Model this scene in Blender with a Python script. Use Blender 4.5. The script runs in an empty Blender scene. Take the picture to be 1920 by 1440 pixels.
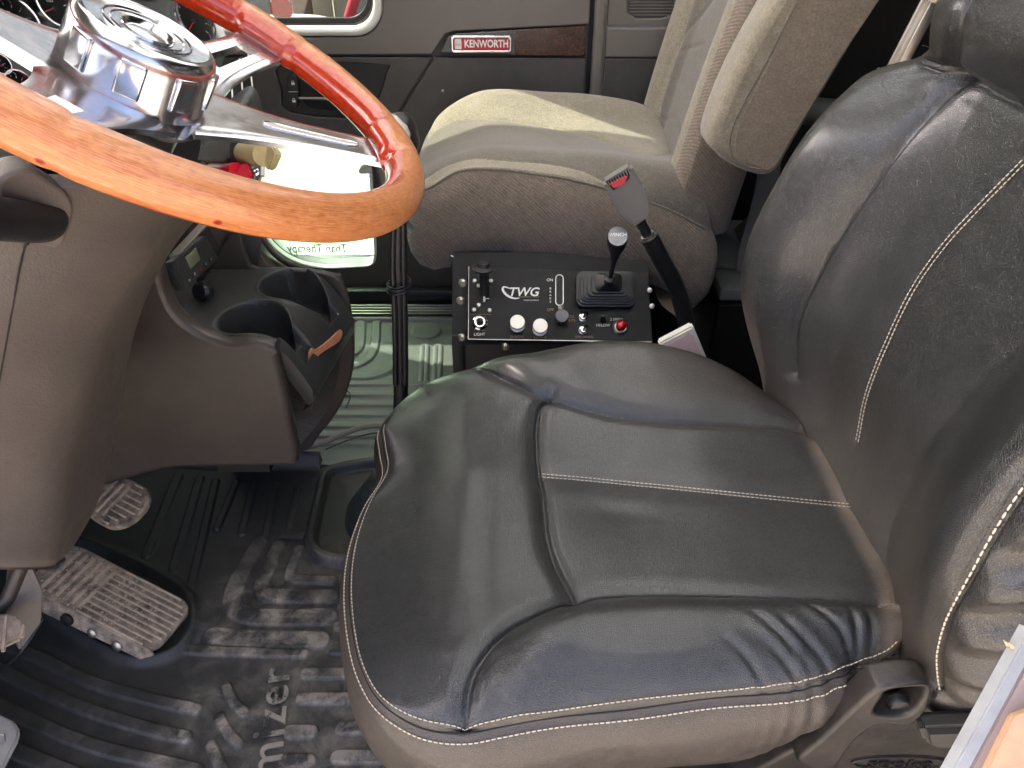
import bpy, bmesh, math, random
import numpy as np
from mathutils import Vector, Matrix
random.seed(4); np.random.seed(4)
SC = bpy.context.scene
COL = SC.collection
R = math.radians
# ------------------------------------------------------------------ camera
FPX, ZC, PITCH = 1387.0, 1.05, R(36)
cc, ss = math.cos(PITCH), math.sin(PITCH)
cam = bpy.data.cameras.new('camera'); cam_o = bpy.data.objects.new('camera', cam); COL.objects.link(cam_o)
cam_o.location = (0, 0, ZC); cam_o.rotation_euler = (R(90) - PITCH, 0, 0)
cam.sensor_fit = 'HORIZONTAL'; cam.sensor_width = 36; cam.lens = 36 * FPX / 1920
cam.clip_start = 0.02; cam.clip_end = 500
SC.camera = cam_o
# ------------------------------------------------------------------ sky, sun, exposure
SUN_DIR = Vector((-0.80, 0.36, 1.0)).normalized()      # towards the sun
w = bpy.data.worlds.new('World'); SC.world = w; w.use_nodes = True
nt = w.node_tree; bg = nt.nodes['Background']
sky = nt.nodes.new('ShaderNodeTexSky'); sky.sky_type = 'NISHITA'; sky.sun_disc = False
sky.sun_elevation = math.asin(SUN_DIR.z); sky.sun_rotation = math.atan2(SUN_DIR.x, SUN_DIR.y)
sky.dust_density = 6.0; sky.air_density = .35; sky.ozone_density = 0.0
nt.links.new(sky.outputs[0], bg.inputs[0]); bg.inputs[1].default_value = 0.15
sl = bpy.data.lights.new('sun', 'SUN'); sl.energy = 4.2; sl.angle = R(0.5); sl.color = (1, .95, .86)
so = bpy.data.objects.new('sun', sl); COL.objects.link(so)
so.rotation_euler = SUN_DIR.to_track_quat('Z', 'Y').to_euler()
SC.view_settings.view_transform = 'Standard'; SC.view_settings.look = 'None'
SC.view_settings.exposure = 3.0; SC.view_settings.gamma = 1
SC.cycles.max_bounces = 10; SC.cycles.diffuse_bounces = 5; SC.cycles.glossy_bounces = 4; SC.cycles.transmission_bounces = 6
SC.cycles.sample_clamp_indirect = 6; SC.cycles.caustics_reflective = False; SC.cycles.caustics_refractive = False
# ------------------------------------------------------------------ helpers
def ray(px, py):
    a = (px - 960) / FPX; b = (py - 720) / FPX
    return Vector((a, cc - b * ss, -ss - b * cc))
O = Vector((0, 0, ZC))
def aX(px, py, x): r = ray(px, py); return O + r * (x / r.x)
def aY(px, py, y): r = ray(px, py); return O + r * (y / r.y)
def aZ(px, py, z): r = ray(px, py); return O + r * ((z - ZC) / r.z)
def aP(px, py, p, n): r = ray(px, py); p = Vector(p); n = Vector(n); return O + r * ((p - O).dot(n) / r.dot(n))
def aT(px, py, t): return O + ray(px, py) * t
def march(px, py, fn, t0=.3, t1=2.2):
    r = ray(px, py); a = t0; fa = fn(O + r * a); n = 300
    for i in range(1, n + 1):
        b = t0 + (t1 - t0) * i / n; fb = fn(O + r * b)
        if fa * fb <= 0:
            for _ in range(30):
                m = (a + b) / 2; fm = fn(O + r * m)
                if fa * fm <= 0: b = m
                else: a, fa = m, fm
            return O + r * a
        a, fa = b, fb
    return O + r * t1
def sstep(a, b, x):
    t = np.clip((x - a) / (b - a), 0, 1); return t * t * (3 - 2 * t)
def catmull(pts, n=8, closed=False):
    P = [Vector(p) for p in pts]; out = []; N = len(P)
    rng = range(N) if closed else range(N - 1)
    for i in rng:
        if closed: p0, p1, p2, p3 = P[i - 1], P[i], P[(i + 1) % N], P[(i + 2) % N]
        else: p0, p1, p2, p3 = P[max(i - 1, 0)], P[i], P[i + 1], P[min(i + 2, N - 1)]
        for k in range(n):
            t = k / n
            out.append(0.5 * ((2 * p1) + (p2 - p0) * t + (2 * p0 - 5 * p1 + 4 * p2 - p3) * t * t + (3 * p1 - p0 - 3 * p2 + p3) * t ** 3))
    if not closed: out.append(P[-1])
    return out
def resample(pts, step, closed=False):
    P = [Vector(p) for p in pts]
    if closed: P.append(P[0])
    L = [0]
    for a, b in zip(P, P[1:]): L.append(L[-1] + (b - a).length)
    n = max(2, int(round(L[-1] / step))); out = []; j = 0
    for i in range(n if closed else n + 1):
        s = L[-1] * i / n
        while j < len(L) - 2 and L[j + 1] < s: j += 1
        d = L[j + 1] - L[j]; out.append(P[j].lerp(P[j + 1], 0 if d == 0 else (s - L[j]) / d))
    return out
def thing(name, label, cat, loc=(0, 0, 0), group=None):
    o = bpy.data.objects.new(name, None); COL.objects.link(o); o.location = loc; o.empty_display_size = .05
    o['label'] = label; o['category'] = cat
    if group: o['group'] = group
    return o
def link(name, me, mat, parent=None, smooth=True, label=None, kind=None):
    o = bpy.data.objects.new(name, me); COL.objects.link(o)
    if mat is not None:
        me.materials.clear()
        for m in (mat if isinstance(mat, (list, tuple)) else [mat]): me.materials.append(m)
    if smooth: me.polygons.foreach_set('use_smooth', [True] * len(me.polygons))
    if parent is not None:
        o.parent = parent
        M = Matrix.Identity(4); q = parent
        while q is not None: M = Matrix.Translation(q.location) @ M; q = q.parent
        me.transform(M.inverted())
    if label: o['label'] = label
    if kind: o['kind'] = kind
    return o
def mk(name, V, F, mat, parent=None, smooth=True, **k):
    me = bpy.data.meshes.new(name); me.from_pydata([tuple(v) for v in V], [], [tuple(f) for f in F]); me.update()
    return link(name, me, mat, parent, smooth, **k)
def sharp(me, ang=35):
    me.set_sharp_from_angle(angle=R(ang))
def from_bm(name, bm, mat, parent=None, smooth=True, ang=35, **k):
    bmesh.ops.recalc_face_normals(bm, faces=bm.faces)
    me = bpy.data.meshes.new(name); bm.to_mesh(me); bm.free()
    o = link(name, me, mat, parent, smooth, **k)
    if smooth: sharp(me, ang)
    return o
def frame(o, x, y, z=None):
    x = Vector(x).normalized(); y = Vector(y); y = (y - x * y.dot(x)).normalized(); z = x.cross(y)
    M = Matrix.Identity(4)
    for i in range(3): M[i][0] = x[i]; M[i][1] = y[i]; M[i][2] = z[i]; M[i][3] = o[i]
    return M
def box_bm(bm, size, M, bevel=0, seg=2):
    r = bmesh.ops.create_cube(bm, size=1); vs = r['verts']
    bmesh.ops.transform(bm, matrix=Matrix.Diagonal((*size, 1)), verts=vs)
    if bevel:
        es = list({e for v in vs for e in v.link_edges})
        rr = bmesh.ops.bevel(bm, geom=es, offset=bevel, segments=seg, profile=.5, affect='EDGES')
        vs = list({v for f in rr['faces'] for v in f.verts} | {v for v in vs if v.is_valid})
    bmesh.ops.transform(bm, matrix=M, verts=vs)
def box(name, size, M, mat, parent=None, bevel=.003, seg=2, **k):
    if not isinstance(M, Matrix): M = Matrix.Translation(M)
    bm = bmesh.new(); box_bm(bm, size, M, bevel, seg)
    return from_bm(name, bm, mat, parent, **k)
def quadbox(name, p, th, mat, parent=None, bevel=.003, **k):
    """slab whose front face is the four points p (ccw as seen), thickness th behind it"""
    p = [Vector(q) for q in p]; n = (p[2] - p[0]).cross(p[3] - p[1]).normalized()
    if n.dot(O - p[0]) < 0: n = -n
    bm = bmesh.new(); a = [bm.verts.new(q) for q in p]; b = [bm.verts.new(q - n * th) for q in p]
    N = len(p)
    bm.faces.new(a); bm.faces.new(b[::-1])
    for i in range(N): bm.faces.new((a[i], b[i], b[(i + 1) % N], a[(i + 1) % N]))
    if bevel: bmesh.ops.bevel(bm, geom=list(bm.edges), offset=bevel, segments=2, affect='EDGES')
    return from_bm(name, bm, mat, parent, **k)
def ring_frames(P, closed):
    n = len(P); T = []
    for i in range(n):
        a = P[i - 1] if (i or closed) else P[0]; b = P[(i + 1) % n] if (i < n - 1 or closed) else P[-1]
        T.append((b - a).normalized())
    u = T[0].orthogonal().normalized(); U = []
    for t in T: u = (u - t * u.dot(t)).normalized(); U.append(u)
    return T, U
def tube_data(P, r, seg=12, closed=False, caps=True):
    P = [Vector(p) for p in P]; T, U = ring_frames(P, closed); V = []; F = []; n = len(P)
    for i, p in enumerate(P):
        rr = r(i / (n - 1)) if callable(r) else r
        w_ = T[i].cross(U[i])
        for k in range(seg):
            a = 2 * math.pi * k / seg; V.append(p + (U[i] * math.cos(a) + w_ * math.sin(a)) * rr)
    for i in range(n if closed else n - 1):
        j = (i + 1) % n
        for k in range(seg): l = (k + 1) % seg; F.append((i * seg + k, i * seg + l, j * seg + l, j * seg + k))
    if caps and not closed: F.append(tuple(range(seg))[::-1]); F.append(tuple((n - 1) * seg + k for k in range(seg)))
    return V, F
def tube(name, P, r, mat, parent=None, seg=12, closed=False, smooth_n=0, **k):
    if smooth_n: P = catmull(P, smooth_n, closed)
    V, F = tube_data(P, r, seg, closed); o = mk(name, V, F, mat, parent, **k); sharp(o.data, 50); return o
def lathe(name, prof, M, mat, parent=None, seg=48, ang=35, **k):
    V = []; F = []; n = len(prof)
    for (r_, h) in prof:
        for i in range(seg):
            a = 2 * math.pi * i / seg; V.append(M @ Vector((r_ * math.cos(a), r_ * math.sin(a), h)))
    for j in range(n - 1):
        for i in range(seg): l = (i + 1) % seg; F.append((j * seg + i, j * seg + l, (j + 1) * seg + l, (j + 1) * seg + i))
    if prof[0][0] > 1e-5: F.append(tuple(range(seg))[::-1])
    if prof[-1][0] > 1e-5: F.append(tuple((n - 1) * seg + i for i in range(seg)))
    o = mk(name, V, F, mat, parent, **k); sharp(o.data, ang); return o
def plate(name, loops, M, depth, mat, parent=None, bevel=0, ang=40, **k):
    """flat plate with holes; loops are lists of 2D points in frame M; front face at z=0, body behind"""
    cu = bpy.data.curves.new('c', 'CURVE'); cu.dimensions = '2D'; cu.fill_mode = 'BOTH'
    for lp in loops:
        s = cu.splines.new('POLY'); s.points.add(len(lp) - 1); s.use_cyclic_u = True
        for q, p in zip(s.points, lp): q.co = (p[0], p[1], 0, 1)
    cu.extrude = max(depth / 2 - bevel, 1e-5); cu.bevel_depth = bevel; cu.bevel_resolution = 2
    if bevel: cu.offset = -bevel
    o = bpy.data.objects.new('c', cu); COL.objects.link(o); dg = bpy.context.evaluated_depsgraph_get()
    me = bpy.data.meshes.new_from_object(o.evaluated_get(dg)); bpy.data.objects.remove(o); bpy.data.curves.remove(cu)
    me.transform(Matrix.Translation((0, 0, -depth / 2))); me.transform(M)
    ob = link(name, me, mat, parent, **k); sharp(me, ang); return ob
def text(name, s, M, size, mat, parent=None, ext=.0004, bold=.0, sx=1, shear=0, align='CENTER', spacing=1, **k):
    cu = bpy.data.curves.new('t', 'FONT'); cu.body = s; cu.size = size; cu.align_x = align; cu.align_y = 'CENTER'
    cu.extrude = ext; cu.offset = bold; cu.shear = shear; cu.space_character = spacing
    o = bpy.data.objects.new('t', cu); COL.objects.link(o); dg = bpy.context.evaluated_depsgraph_get()
    me = bpy.data.meshes.new_from_object(o.evaluated_get(dg)); bpy.data.objects.remove(o); bpy.data.curves.remove(cu)
    me.transform(Matrix.Diagonal((sx, 1, 1, 1))); me.transform(M)
    if sx < 0: me.flip_normals()
    return link(name, me, mat, parent, smooth=False, **k)
def rrect(w_, h_, r_, n=6, cx=0, cy=0):
    out = []
    for (x, y, a0) in ((w_ / 2 - r_, h_ / 2 - r_, 0), (-w_ / 2 + r_, h_ / 2 - r_, 90), (-w_ / 2 + r_, -h_ / 2 + r_, 180), (w_ / 2 - r_, -h_ / 2 + r_, 270)):
        for i in range(n + 1): a = R(a0 + 90 * i / n); out.append((cx + x + r_ * math.cos(a), cy + y + r_ * math.sin(a)))
    return out
def to2(M, pts): I = M.inverted(); return [tuple((I @ Vector(p))[:2]) for p in pts]
def sm2(pts, n=6, closed=True): return [(p.x, p.y) for p in catmull([Vector((a, b, 0)) for a, b in pts], n, closed)]
def segdist(X, Y, poly):
    """distance of points to a polyline (2D numpy)"""
    d = np.full(X.shape, 9.0); sg = np.zeros(X.shape)
    for (ax, ay), (bx, by) in zip(poly, poly[1:]):
        vx, vy = bx - ax, by - ay; L = vx * vx + vy * vy + 1e-12
        t = np.clip(((X - ax) * vx + (Y - ay) * vy) / L, 0, 1)
        dx, dy = X - ax - t * vx, Y - ay - t * vy; q = np.sqrt(dx * dx + dy * dy)
        m = q < d; d = np.where(m, q, d); sg = np.where(m, np.sign(vx * (Y - ay) - vy * (X - ax)), sg)
    return d, sg
def attr(me, name, vals):
    a = me.attributes.new(name, 'FLOAT', 'POINT'); a.data.foreach_set('value', np.asarray(vals, dtype=np.float32))
# ------------------------------------------------------------------ materials
class N:
    def __init__(s, name):
        s.m = bpy.data.materials.new(name); s.m.use_nodes = True; s.t = s.m.node_tree; s.b = s.t.nodes['Principled BSDF']
        tc = s.t.nodes.new('ShaderNodeTexCoord'); s.co = tc.outputs['Object']
        g = s.t.nodes.new('ShaderNodeNewGeometry'); s.pos = g.outputs['Position']
    def n(s, ty, **k):
        x = s.t.nodes.new(ty)
        for a, v in k.items():
            if a.startswith('i_'):
                key = a[2:]; key = int(key) if key.isdigit() else key.replace('_', ' ')
                if isinstance(v, bpy.types.NodeSocket): s.t.links.new(v, x.inputs[key])
                else: x.inputs[key].default_value = v
            else: setattr(x, a, v)
        return x
    def l(s, a, b): s.t.links.new(a, b)
    def noise(s, scale, detail=4, rough=.55, vec=None, dist=0):
        return s.n('ShaderNodeTexNoise', i_Vector=vec or s.pos, i_Scale=scale, i_Detail=detail, i_Roughness=rough, i_Distortion=dist).outputs[0]
    def ramp(s, fac, a, b, ca=0., cb=1.):
        return s.n('ShaderNodeMapRange', i_0=fac, i_1=a, i_2=b, i_3=ca, i_4=cb).outputs[0]
    def mul(s, a, b, op='MULTIPLY'):
        x = s.n('ShaderNodeMath', operation=op)
        for i, v in enumerate((a, b)):
            if isinstance(v, bpy.types.NodeSocket): s.l(v, x.inputs[i])
            else: x.inputs[i].default_value = v
        return x.outputs[0]
    def mix(s, fac, a, b):
        x = s.n('ShaderNodeMix', data_type='RGBA')
        for i, v in ((0, fac), (6, a), (7, b)):
            if isinstance(v, bpy.types.NodeSocket): s.l(v, x.inputs[i])
            else: x.inputs[i].default_value = v if i == 0 else (*v, 1) if len(v) == 3 else v
        return x.outputs[2]
    def at(s, name): return s.n('ShaderNodeAttribute', attribute_name=name).outputs['Fac']
    def bump(s, h, dist, strength=1., nrm=None):
        x = s.n('ShaderNodeBump', i_Height=h, i_Distance=dist, i_Strength=strength)
        if nrm: s.l(nrm, x.inputs['Normal'])
        return x.outputs[0]
    def set(s, **k):
        for a, v in k.items():
            key = {'col': 'Base Color', 'rough': 'Roughness', 'metal': 'Metallic', 'coat': 'Coat Weight', 'crough': 'Coat Roughness', 'spec': 'Specular IOR Level', 'nrm': 'Normal', 'trans': 'Transmission Weight', 'ior': 'IOR', 'sheen': 'Sheen Weight', 'alpha': 'Alpha', 'emc': 'Emission Color', 'ems': 'Emission Strength'}[a]
            i = s.b.inputs[key]
            if isinstance(v, bpy.types.NodeSocket): s.l(v, i)
            else: i.default_value = (*v, 1) if isinstance(v, tuple) and len(v) == 3 else v
        return s.m
def plastic(name, col, rough=.5, grain=900, gd=.00012, var=.15, spec=.5, dust=0., dustcol=(.30, .24, .19)):
    k = N(name); nz = k.noise(9, 5); c2 = tuple(c * (1 + var) for c in col); c1 = tuple(c * (1 - var) for c in col)
    c = k.mix(k.ramp(nz, .3, .7), c1, c2)
    fine = k.noise(70, 6, .7)
    if dust: c = k.mix(k.mul(k.ramp(k.noise(22, 8, .7), .48, .75), dust), c, dustcol)
    r = k.ramp(fine, .3, .7, rough - .06, rough + .08)
    g = k.noise(grain, 2)
    return k.set(col=c, rough=r, spec=spec, nrm=k.bump(g, gd))
def leather(name, dusty):
    k = N(name)
    warp = k.n('ShaderNodeVectorMath', operation='ADD', i_0=k.pos)
    nn = k.n('ShaderNodeTexNoise', i_Vector=k.pos, i_Scale=160, i_Detail=2); sc_ = k.n('ShaderNodeVectorMath', operation='SCALE', i_0=nn.outputs['Color']); sc_.inputs['Scale'].default_value = .004
    k.l(sc_.outputs[0], warp.inputs[1])
    v = k.n('ShaderNodeTexVoronoi', feature='DISTANCE_TO_EDGE', i_Vector=warp.outputs[0], i_Scale=500)
    h = k.ramp(v.outputs['Distance'], 0, .22)
    creas = k.ramp(k.noise(120, 3, .6, dist=1.2), .35, .65)
    hh = k.mul(k.mul(h, .9), k.mul(creas, .35), 'ADD')
    big = k.noise(11, 3)
    n1 = k.bump(big, .003, .3); n2 = k.bump(hh, .00032, 1.0, n1)
    dz = k.ramp(k.noise(16, 8, .72, dist=.6), .36, .72)
    base = k.mix(k.ramp(k.noise(40, 5), .3, .7), (.009, .0098, .0100), (.018, .0185, .019))
    da = k.at('dust')
    soft = k.mul(dz, .55 if dusty else .35)
    f = k.mul(k.mul(da, k.mul(soft, .45, 'ADD')), .34 if dusty else .8)
    col = k.mix(f, base, (.20, .145, .105) if dusty else (.23, .18, .14))
    fuzz = k.mul(k.ramp(k.noise(30, 9, .75, dist=1.5), .55, .75), .06)
    col = k.mix(fuzz, col, (.35, .34, .32))
    rg = k.ramp(f, 0, .5, .29, .62)
    return k.set(col=col, rough=rg, spec=.7, nrm=n2, coat=k.ramp(f, 0, .4, .5, 0), crough=.20)
def fabric(name, col, col2, scale=1100, ribs=0, vec=(1, 0, .3)):
    k = N(name)
    f = k.noise(260, 4, .9); st = k.noise(60, 6, .7)
    c = k.mix(k.ramp(f, .3, .7), tuple(x * .48 for x in col), tuple(x * 1.4 for x in col))
    c = k.mix(k.ramp(st, .35, .7), c, k.mix(k.ramp(f, .3, .7), tuple(x * .62 for x in col2), tuple(x * 1.3 for x in col2)))
    stain = k.ramp(k.noise(14, 5, .6), .5, .75, 0, .35)
    c = k.mix(stain, c, tuple(x * .5 for x in col))
    h = k.mul(f, 1.0)
    if ribs:
        wv = k.n('ShaderNodeTexWave', wave_type='BANDS', bands_direction='DIAGONAL', i_Vector=k.pos, i_Scale=ribs, i_Distortion=.6, i_Detail=2, i_Detail_Scale=3.)
        h = k.mul(h, k.mul(wv.outputs['Fac'], .9), 'ADD')
        c = k.mix(k.ramp(wv.outputs['Fac'], 0, .6, .45, 0), c, tuple(x * .45 for x in col))
    return k.set(col=c, rough=.95, spec=.15, sheen=.35, nrm=k.bump(h, .0009, .8))
def chromemat(name, col=(.82, .82, .84), rough=.06, scratch=True):
    k = N(name); f = k.noise(45, 7, .75)
    return k.set(col=col, metal=1., rough=k.ramp(f, .35, .75, rough, rough + .16) if scratch else rough, nrm=k.bump(k.noise(30, 2), .0004, .4))
def flat(name, col, rough=.5, **kw):
    k = N(name); c = k.mix(k.ramp(k.noise(60, 5), .3, .7), tuple(x * .88 for x in col), tuple(min(1, x * 1.08) for x in col)); return k.set(col=c, rough=rough, **kw)
M_leather = leather('black_leather', False)
M_band = leather('dusty_leather', True)
M_seam = flat('seam_dark', (.008, .008, .008), .7)
M_thread = flat('pale_thread', (.62, .55, .44), .8)
M_taupe = plastic('taupe_plastic', (.118, .100, .088), .42, 520, .00035, .05, dust=.10)
M_brown = plastic('brown_plastic', (.056, .045, .038), .40, 520, .00035, .06, dust=.06)
M_door_hi = plastic('door_upper_vinyl', (.135, .12, .105), .5, 700, .0002, .06)
M_door_lo = plastic('door_lower_vinyl', (.058, .053, .050), .48, 700, .0002, .08, dust=.1)
M_cream = plastic('pale_window_trim', (.70, .69, .64), .45, 700, .0001, .04)
M_black = plastic('black_plastic', (.014, .014, .015), .4, 700, .00012, .2)
M_tray = plastic('cup_tray_rubber', (.044, .044, .042), .36, 800, .00015, .12)
M_panel = plastic('black_panel', (.005, .005, .006), .42, 900, .00008, .2, spec=.25, dust=.02)
M_dash = plastic('dash_grey', (.075, .08, .075), .35, 600, .0001, .08)
M_white = flat('white_print', (.8, .8, .76), .6)
M_dimprint = flat('worn_print', (.28, .22, .10), .6)
M_chrome = chromemat('chrome', (.62, .62, .64), .12)
M_worn = chromemat('worn_aluminium', (.62, .58, .52), .32)
M_alu = chromemat('brushed_aluminium', (.50, .48, .45), .30)
M_dark = flat('deep_black', (.004, .004, .004), .6)
M_fab = fabric('tan_fabric', (.29, .255, .19), (.22, .19, .14))
M_fabc = fabric('grey_fabric', (.165, .146, .120), (.13, .115, .092))
M_fabr = fabric('ribbed_brown_fabric', (.245, .195, .152), (.18, .145, .115), ribs=85)
M_red = flat('red_plastic', (.55, .012, .03), .3)
M_yel = flat('cream_yellow_plastic', (.50, .41, .22), .45)
k = N('red_lamp'); M_redlamp = k.set(col=(.42, .002, .006), rough=.08, coat=1.)
M_foam = flat('tan_foam', (.42, .17, .085), .9)
k = N('burl_wood'); M_burl = k.set(col=k.mix(k.ramp(k.noise(40, 8, .7, dist=2.5), .35, .7), (.012, .004, .003), (.075, .022, .012)), rough=.2, coat=.6)
def rimwood():
    k = N('varnished_wood')
    mp = k.n('ShaderNodeCombineXYZ'); k.l(k.mul(k.at('arc'), 3.), mp.inputs[0]); k.l(k.mul(k.at('around'), 1.0), mp.inputs[1])
    g = k.n('ShaderNodeTexNoise', i_Vector=mp.outputs[0], i_Scale=4., i_Detail=9, i_Roughness=.65, i_Distortion=.4).outputs[0]
    mp2 = k.n('ShaderNodeCombineXYZ'); k.l(k.mul(k.at('arc'), 1.2), mp2.inputs[0]); k.l(k.mul(k.at('around'), 5.), mp2.inputs[1])
    g2 = k.n('ShaderNodeTexNoise', i_Vector=mp2.outputs[0], i_Scale=5., i_Detail=6).outputs[0]
    org = k.mix(k.ramp(g, .35, .65), (.38, .105, .028), (.58, .215, .075))
    org = k.mix(k.ramp(g2, .42, .62, 0, .55), org, (.68, .32, .13))
    vs = k.n('ShaderNodeTexVoronoi', i_Vector=k.pos, i_Scale=38); spot = k.ramp(vs.outputs['Distance'], .07, .13, 1, 0)
    org = k.mix(k.mul(spot, k.ramp(k.noise(16, 2), .42, .48)), org, (.28, .02, .01))
    red = k.mix(k.ramp(g, .3, .7), (.34, .016, .006), (.55, .055, .014))
    wear = k.at('wear')
    c = k.mix(wear, red, org)
    rr = k.ramp(wear, 0, 1, .12, .30)
    return k.set(col=c, rough=rr, coat=k.ramp(wear, 0, 1, 1., .35), crough=.12, nrm=k.bump(g, .0006, .4))
M_wood = rimwood()
def mudmetal():
    k = N('muddy_metal'); a = k.at('mud'); n_ = k.ramp(k.noise(55, 8, .75), .35, .62)
    f = k.mul(k.mul(n_, .75), k.mul(a, .55), 'ADD')
    c = k.mix(f, (.05, .045, .04), k.mix(k.noise(90, 4), (.42, .31, .22), (.64, .51, .39)))
    return k.set(col=c, rough=k.ramp(f, 0, .6, .4, .95), metal=0., nrm=k.bump(k.noise(180, 6, .7), .0012, .8))
M_mud = mudmetal()
def rubber(name, base, dustcol, amt):
    k = N(name); a = k.at('rib'); n_ = k.ramp(k.noise(26, 9, .74, dist=.5), .40, .70); n2 = k.ramp(k.noise(6.5, 3), .36, .60)
    f = k.mul(k.mul(k.mul(k.mul(a, .75), .42, 'ADD'), n_), k.mul(n2, k.mul(k.at('dirt'), amt)))
    f = k.mul(f, .9, 'MINIMUM'); c = k.mix(f, base, dustcol)
    return k.set(col=c, rough=k.ramp(f, 0, .5, .48, .85), nrm=k.bump(k.noise(800, 2), .0001), spec=.5)
M_mat = rubber('black_rubber', (.034, .033, .032), (.35, .30, .24), 2.0)
M_pmat = rubber('window_lit_rubber', (.125, .145, .13), (.30, .29, .25), .5)  # green tint and paleness put in for light from the low window
def glassmat(name, tint):
    k = N(name); k.t.nodes.remove(k.b); tr = k.n('ShaderNodeBsdfTransparent'); tr.inputs[0].default_value = (*tint, 1); gl = k.n('ShaderNodeBsdfGlossy'); gl.inputs['Roughness'].default_value = .02
    mx = k.n('ShaderNodeMixShader', i_0=.05); k.l(tr.outputs[0], mx.inputs[1]); k.l(gl.outputs[0], mx.inputs[2]); k.l(mx.outputs[0], k.t.nodes['Material Output'].inputs[0]); return k.m
M_glass = glassmat('green_tint_glass', (.78, .93, .83)); M_cglass = glassmat('tinted_glass', (.48, .50, .47))
# ------------------------------------------------------------------ setting: ground, cab floor, rear wall, roof
gm = N('pale_gravel_ground'); gcol = gm.mix(gm.ramp(gm.noise(3, 6), .3, .7), (.20, .175, .145), (.30, .265, .225)); gm.set(col=gcol, rough=.9, nrm=gm.bump(gm.noise(40, 5), .01))
o = mk('ground', [(-150, -150, -1.3), (150, -150, -1.3), (150, 150, -1.3), (-150, 150, -1.3)], [(0, 1, 2, 3)], gm.m); o['kind'] = 'structure'
M_carpet = N('dark_floor_covering'); M_carpet = M_carpet.set(col=(.012, .012, .012), rough=.8)
o = box('floor', (2.3, 1.80, .05), (.03, .98, -.047), M_carpet, bevel=0); o['kind'] = 'structure'
k = N('softlight_roof_skin'); d_ = k.n('ShaderNodeBsdfDiffuse', i_Color=(.55, .56, .54, 1)); t_ = k.n('ShaderNodeBsdfTranslucent', i_Color=(.82, .84, .85, 1)); m_ = k.n('ShaderNodeMixShader', i_0=.5)  # roof made light-passing to add soft overhead glow and stop direct sun
k.t.nodes.remove(k.b); k.l(d_.outputs[0], m_.inputs[1]); k.l(t_.outputs[0], m_.inputs[2]); k.l(m_.outputs[0], k.t.nodes['Material Output'].inputs[0]); M_softroof = k.m
o = box('ceiling', (2.40, 1.90, .04), (.05, .97, 1.60), M_softroof, bevel=0); o['kind'] = 'structure'
o = box('rear_wall', (.05, 1.85, 1.9), (1.22, .98, .80), M_dark, bevel=0); o['kind'] = 'structure'
o = box('firewall', (.05, 1.85, .85), (-1.12, .98, .38), M_black, bevel=0); o['kind'] = 'structure'
o = box('added_overhead_slab', (.50, 1.70, .10), (-.78, .98, 1.50), M_door_lo, bevel=.02); o['kind'] = 'structure'  # dark slab added out of view to vary reflections in the leather
o = box('added_roof_bar', (.09, 1.80, .05), (.02, .98, 1.545), M_door_lo, bevel=.01); o['kind'] = 'structure'  # added bar, unseen, breaks up the roof's even reflection
o = box('added_roof_slab', (.55, 1.80, .04), (.88, .98, 1.55), M_door_lo, bevel=.01); o['kind'] = 'structure'  # added opaque rear part, unseen, keeps the overhead glow uneven
o = box('driver_side_wall', (.62, .03, 1.60), (.96, .0, .79), M_black, bevel=0); o['kind'] = 'structure'  # cab side out of view, put in to cut light behind the camera
o = box('door_header', (1.9, .03, .16), (-.25, .02, 1.50), M_black, bevel=0); o['kind'] = 'structure'  # unseen header, put in with the wall to cut light behind the camera
o = box('sleeper_shade_wall', (.74, .03, 1.62), (.88, 1.88, .79), M_dark, bevel=0); o['kind'] = 'structure'  # black colour stands in for the shade of the unlit sleeper
# ------------------------------------------------------------------ soft upholstery builder
def outline_pts(pts, n):
    P = catmull([Vector((*p, 0)) if len(p) == 2 else Vector(p) for p in pts], 10, True)
    L = resample(P, 1e9, True) if False else P
    # uniform arclength
    Q = P + [P[0]]; s = [0]
    for a, b in zip(Q, Q[1:]): s.append(s[-1] + (b - a).length)
    out = []; j = 0
    for i in range(n):
        d = s[-1] * i / n
        while s[j + 1] < d: j += 1
        out.append(Q[j].lerp(Q[j + 1], (d - s[j]) / (s[j + 1] - s[j])))
    return np.array([tuple(p) for p in out])
def split_mesh(V, F, lab, names, mats, parent, attrs=None, labels=None):
    """separate parts sharing one set of smooth normals"""
    me = bpy.data.meshes.new('tmp'); me.from_pydata(V.tolist(), [], F.tolist()); me.update()
    nr = np.zeros(len(V) * 3); me.vertices.foreach_get('normal', nr); nr = nr.reshape(-1, 3); bpy.data.meshes.remove(me)
    for i, nm in enumerate(names):
        f = F[lab == i]
        if len(f) == 0: continue
        u, inv = np.unique(f.ravel(), return_inverse=True); f2 = inv.reshape(f.shape)
        m = bpy.data.meshes.new(nm); m.from_pydata(V[u].tolist(), [], f2.tolist()); m.update()
        for an, av in (attrs or {}).items(): attr(m, an, av[u])
        o = link(nm, m, mats[i], parent, label=(labels or {}).get(i))
        m.normals_split_custom_set_from_vertices(nr[u].tolist())
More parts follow.
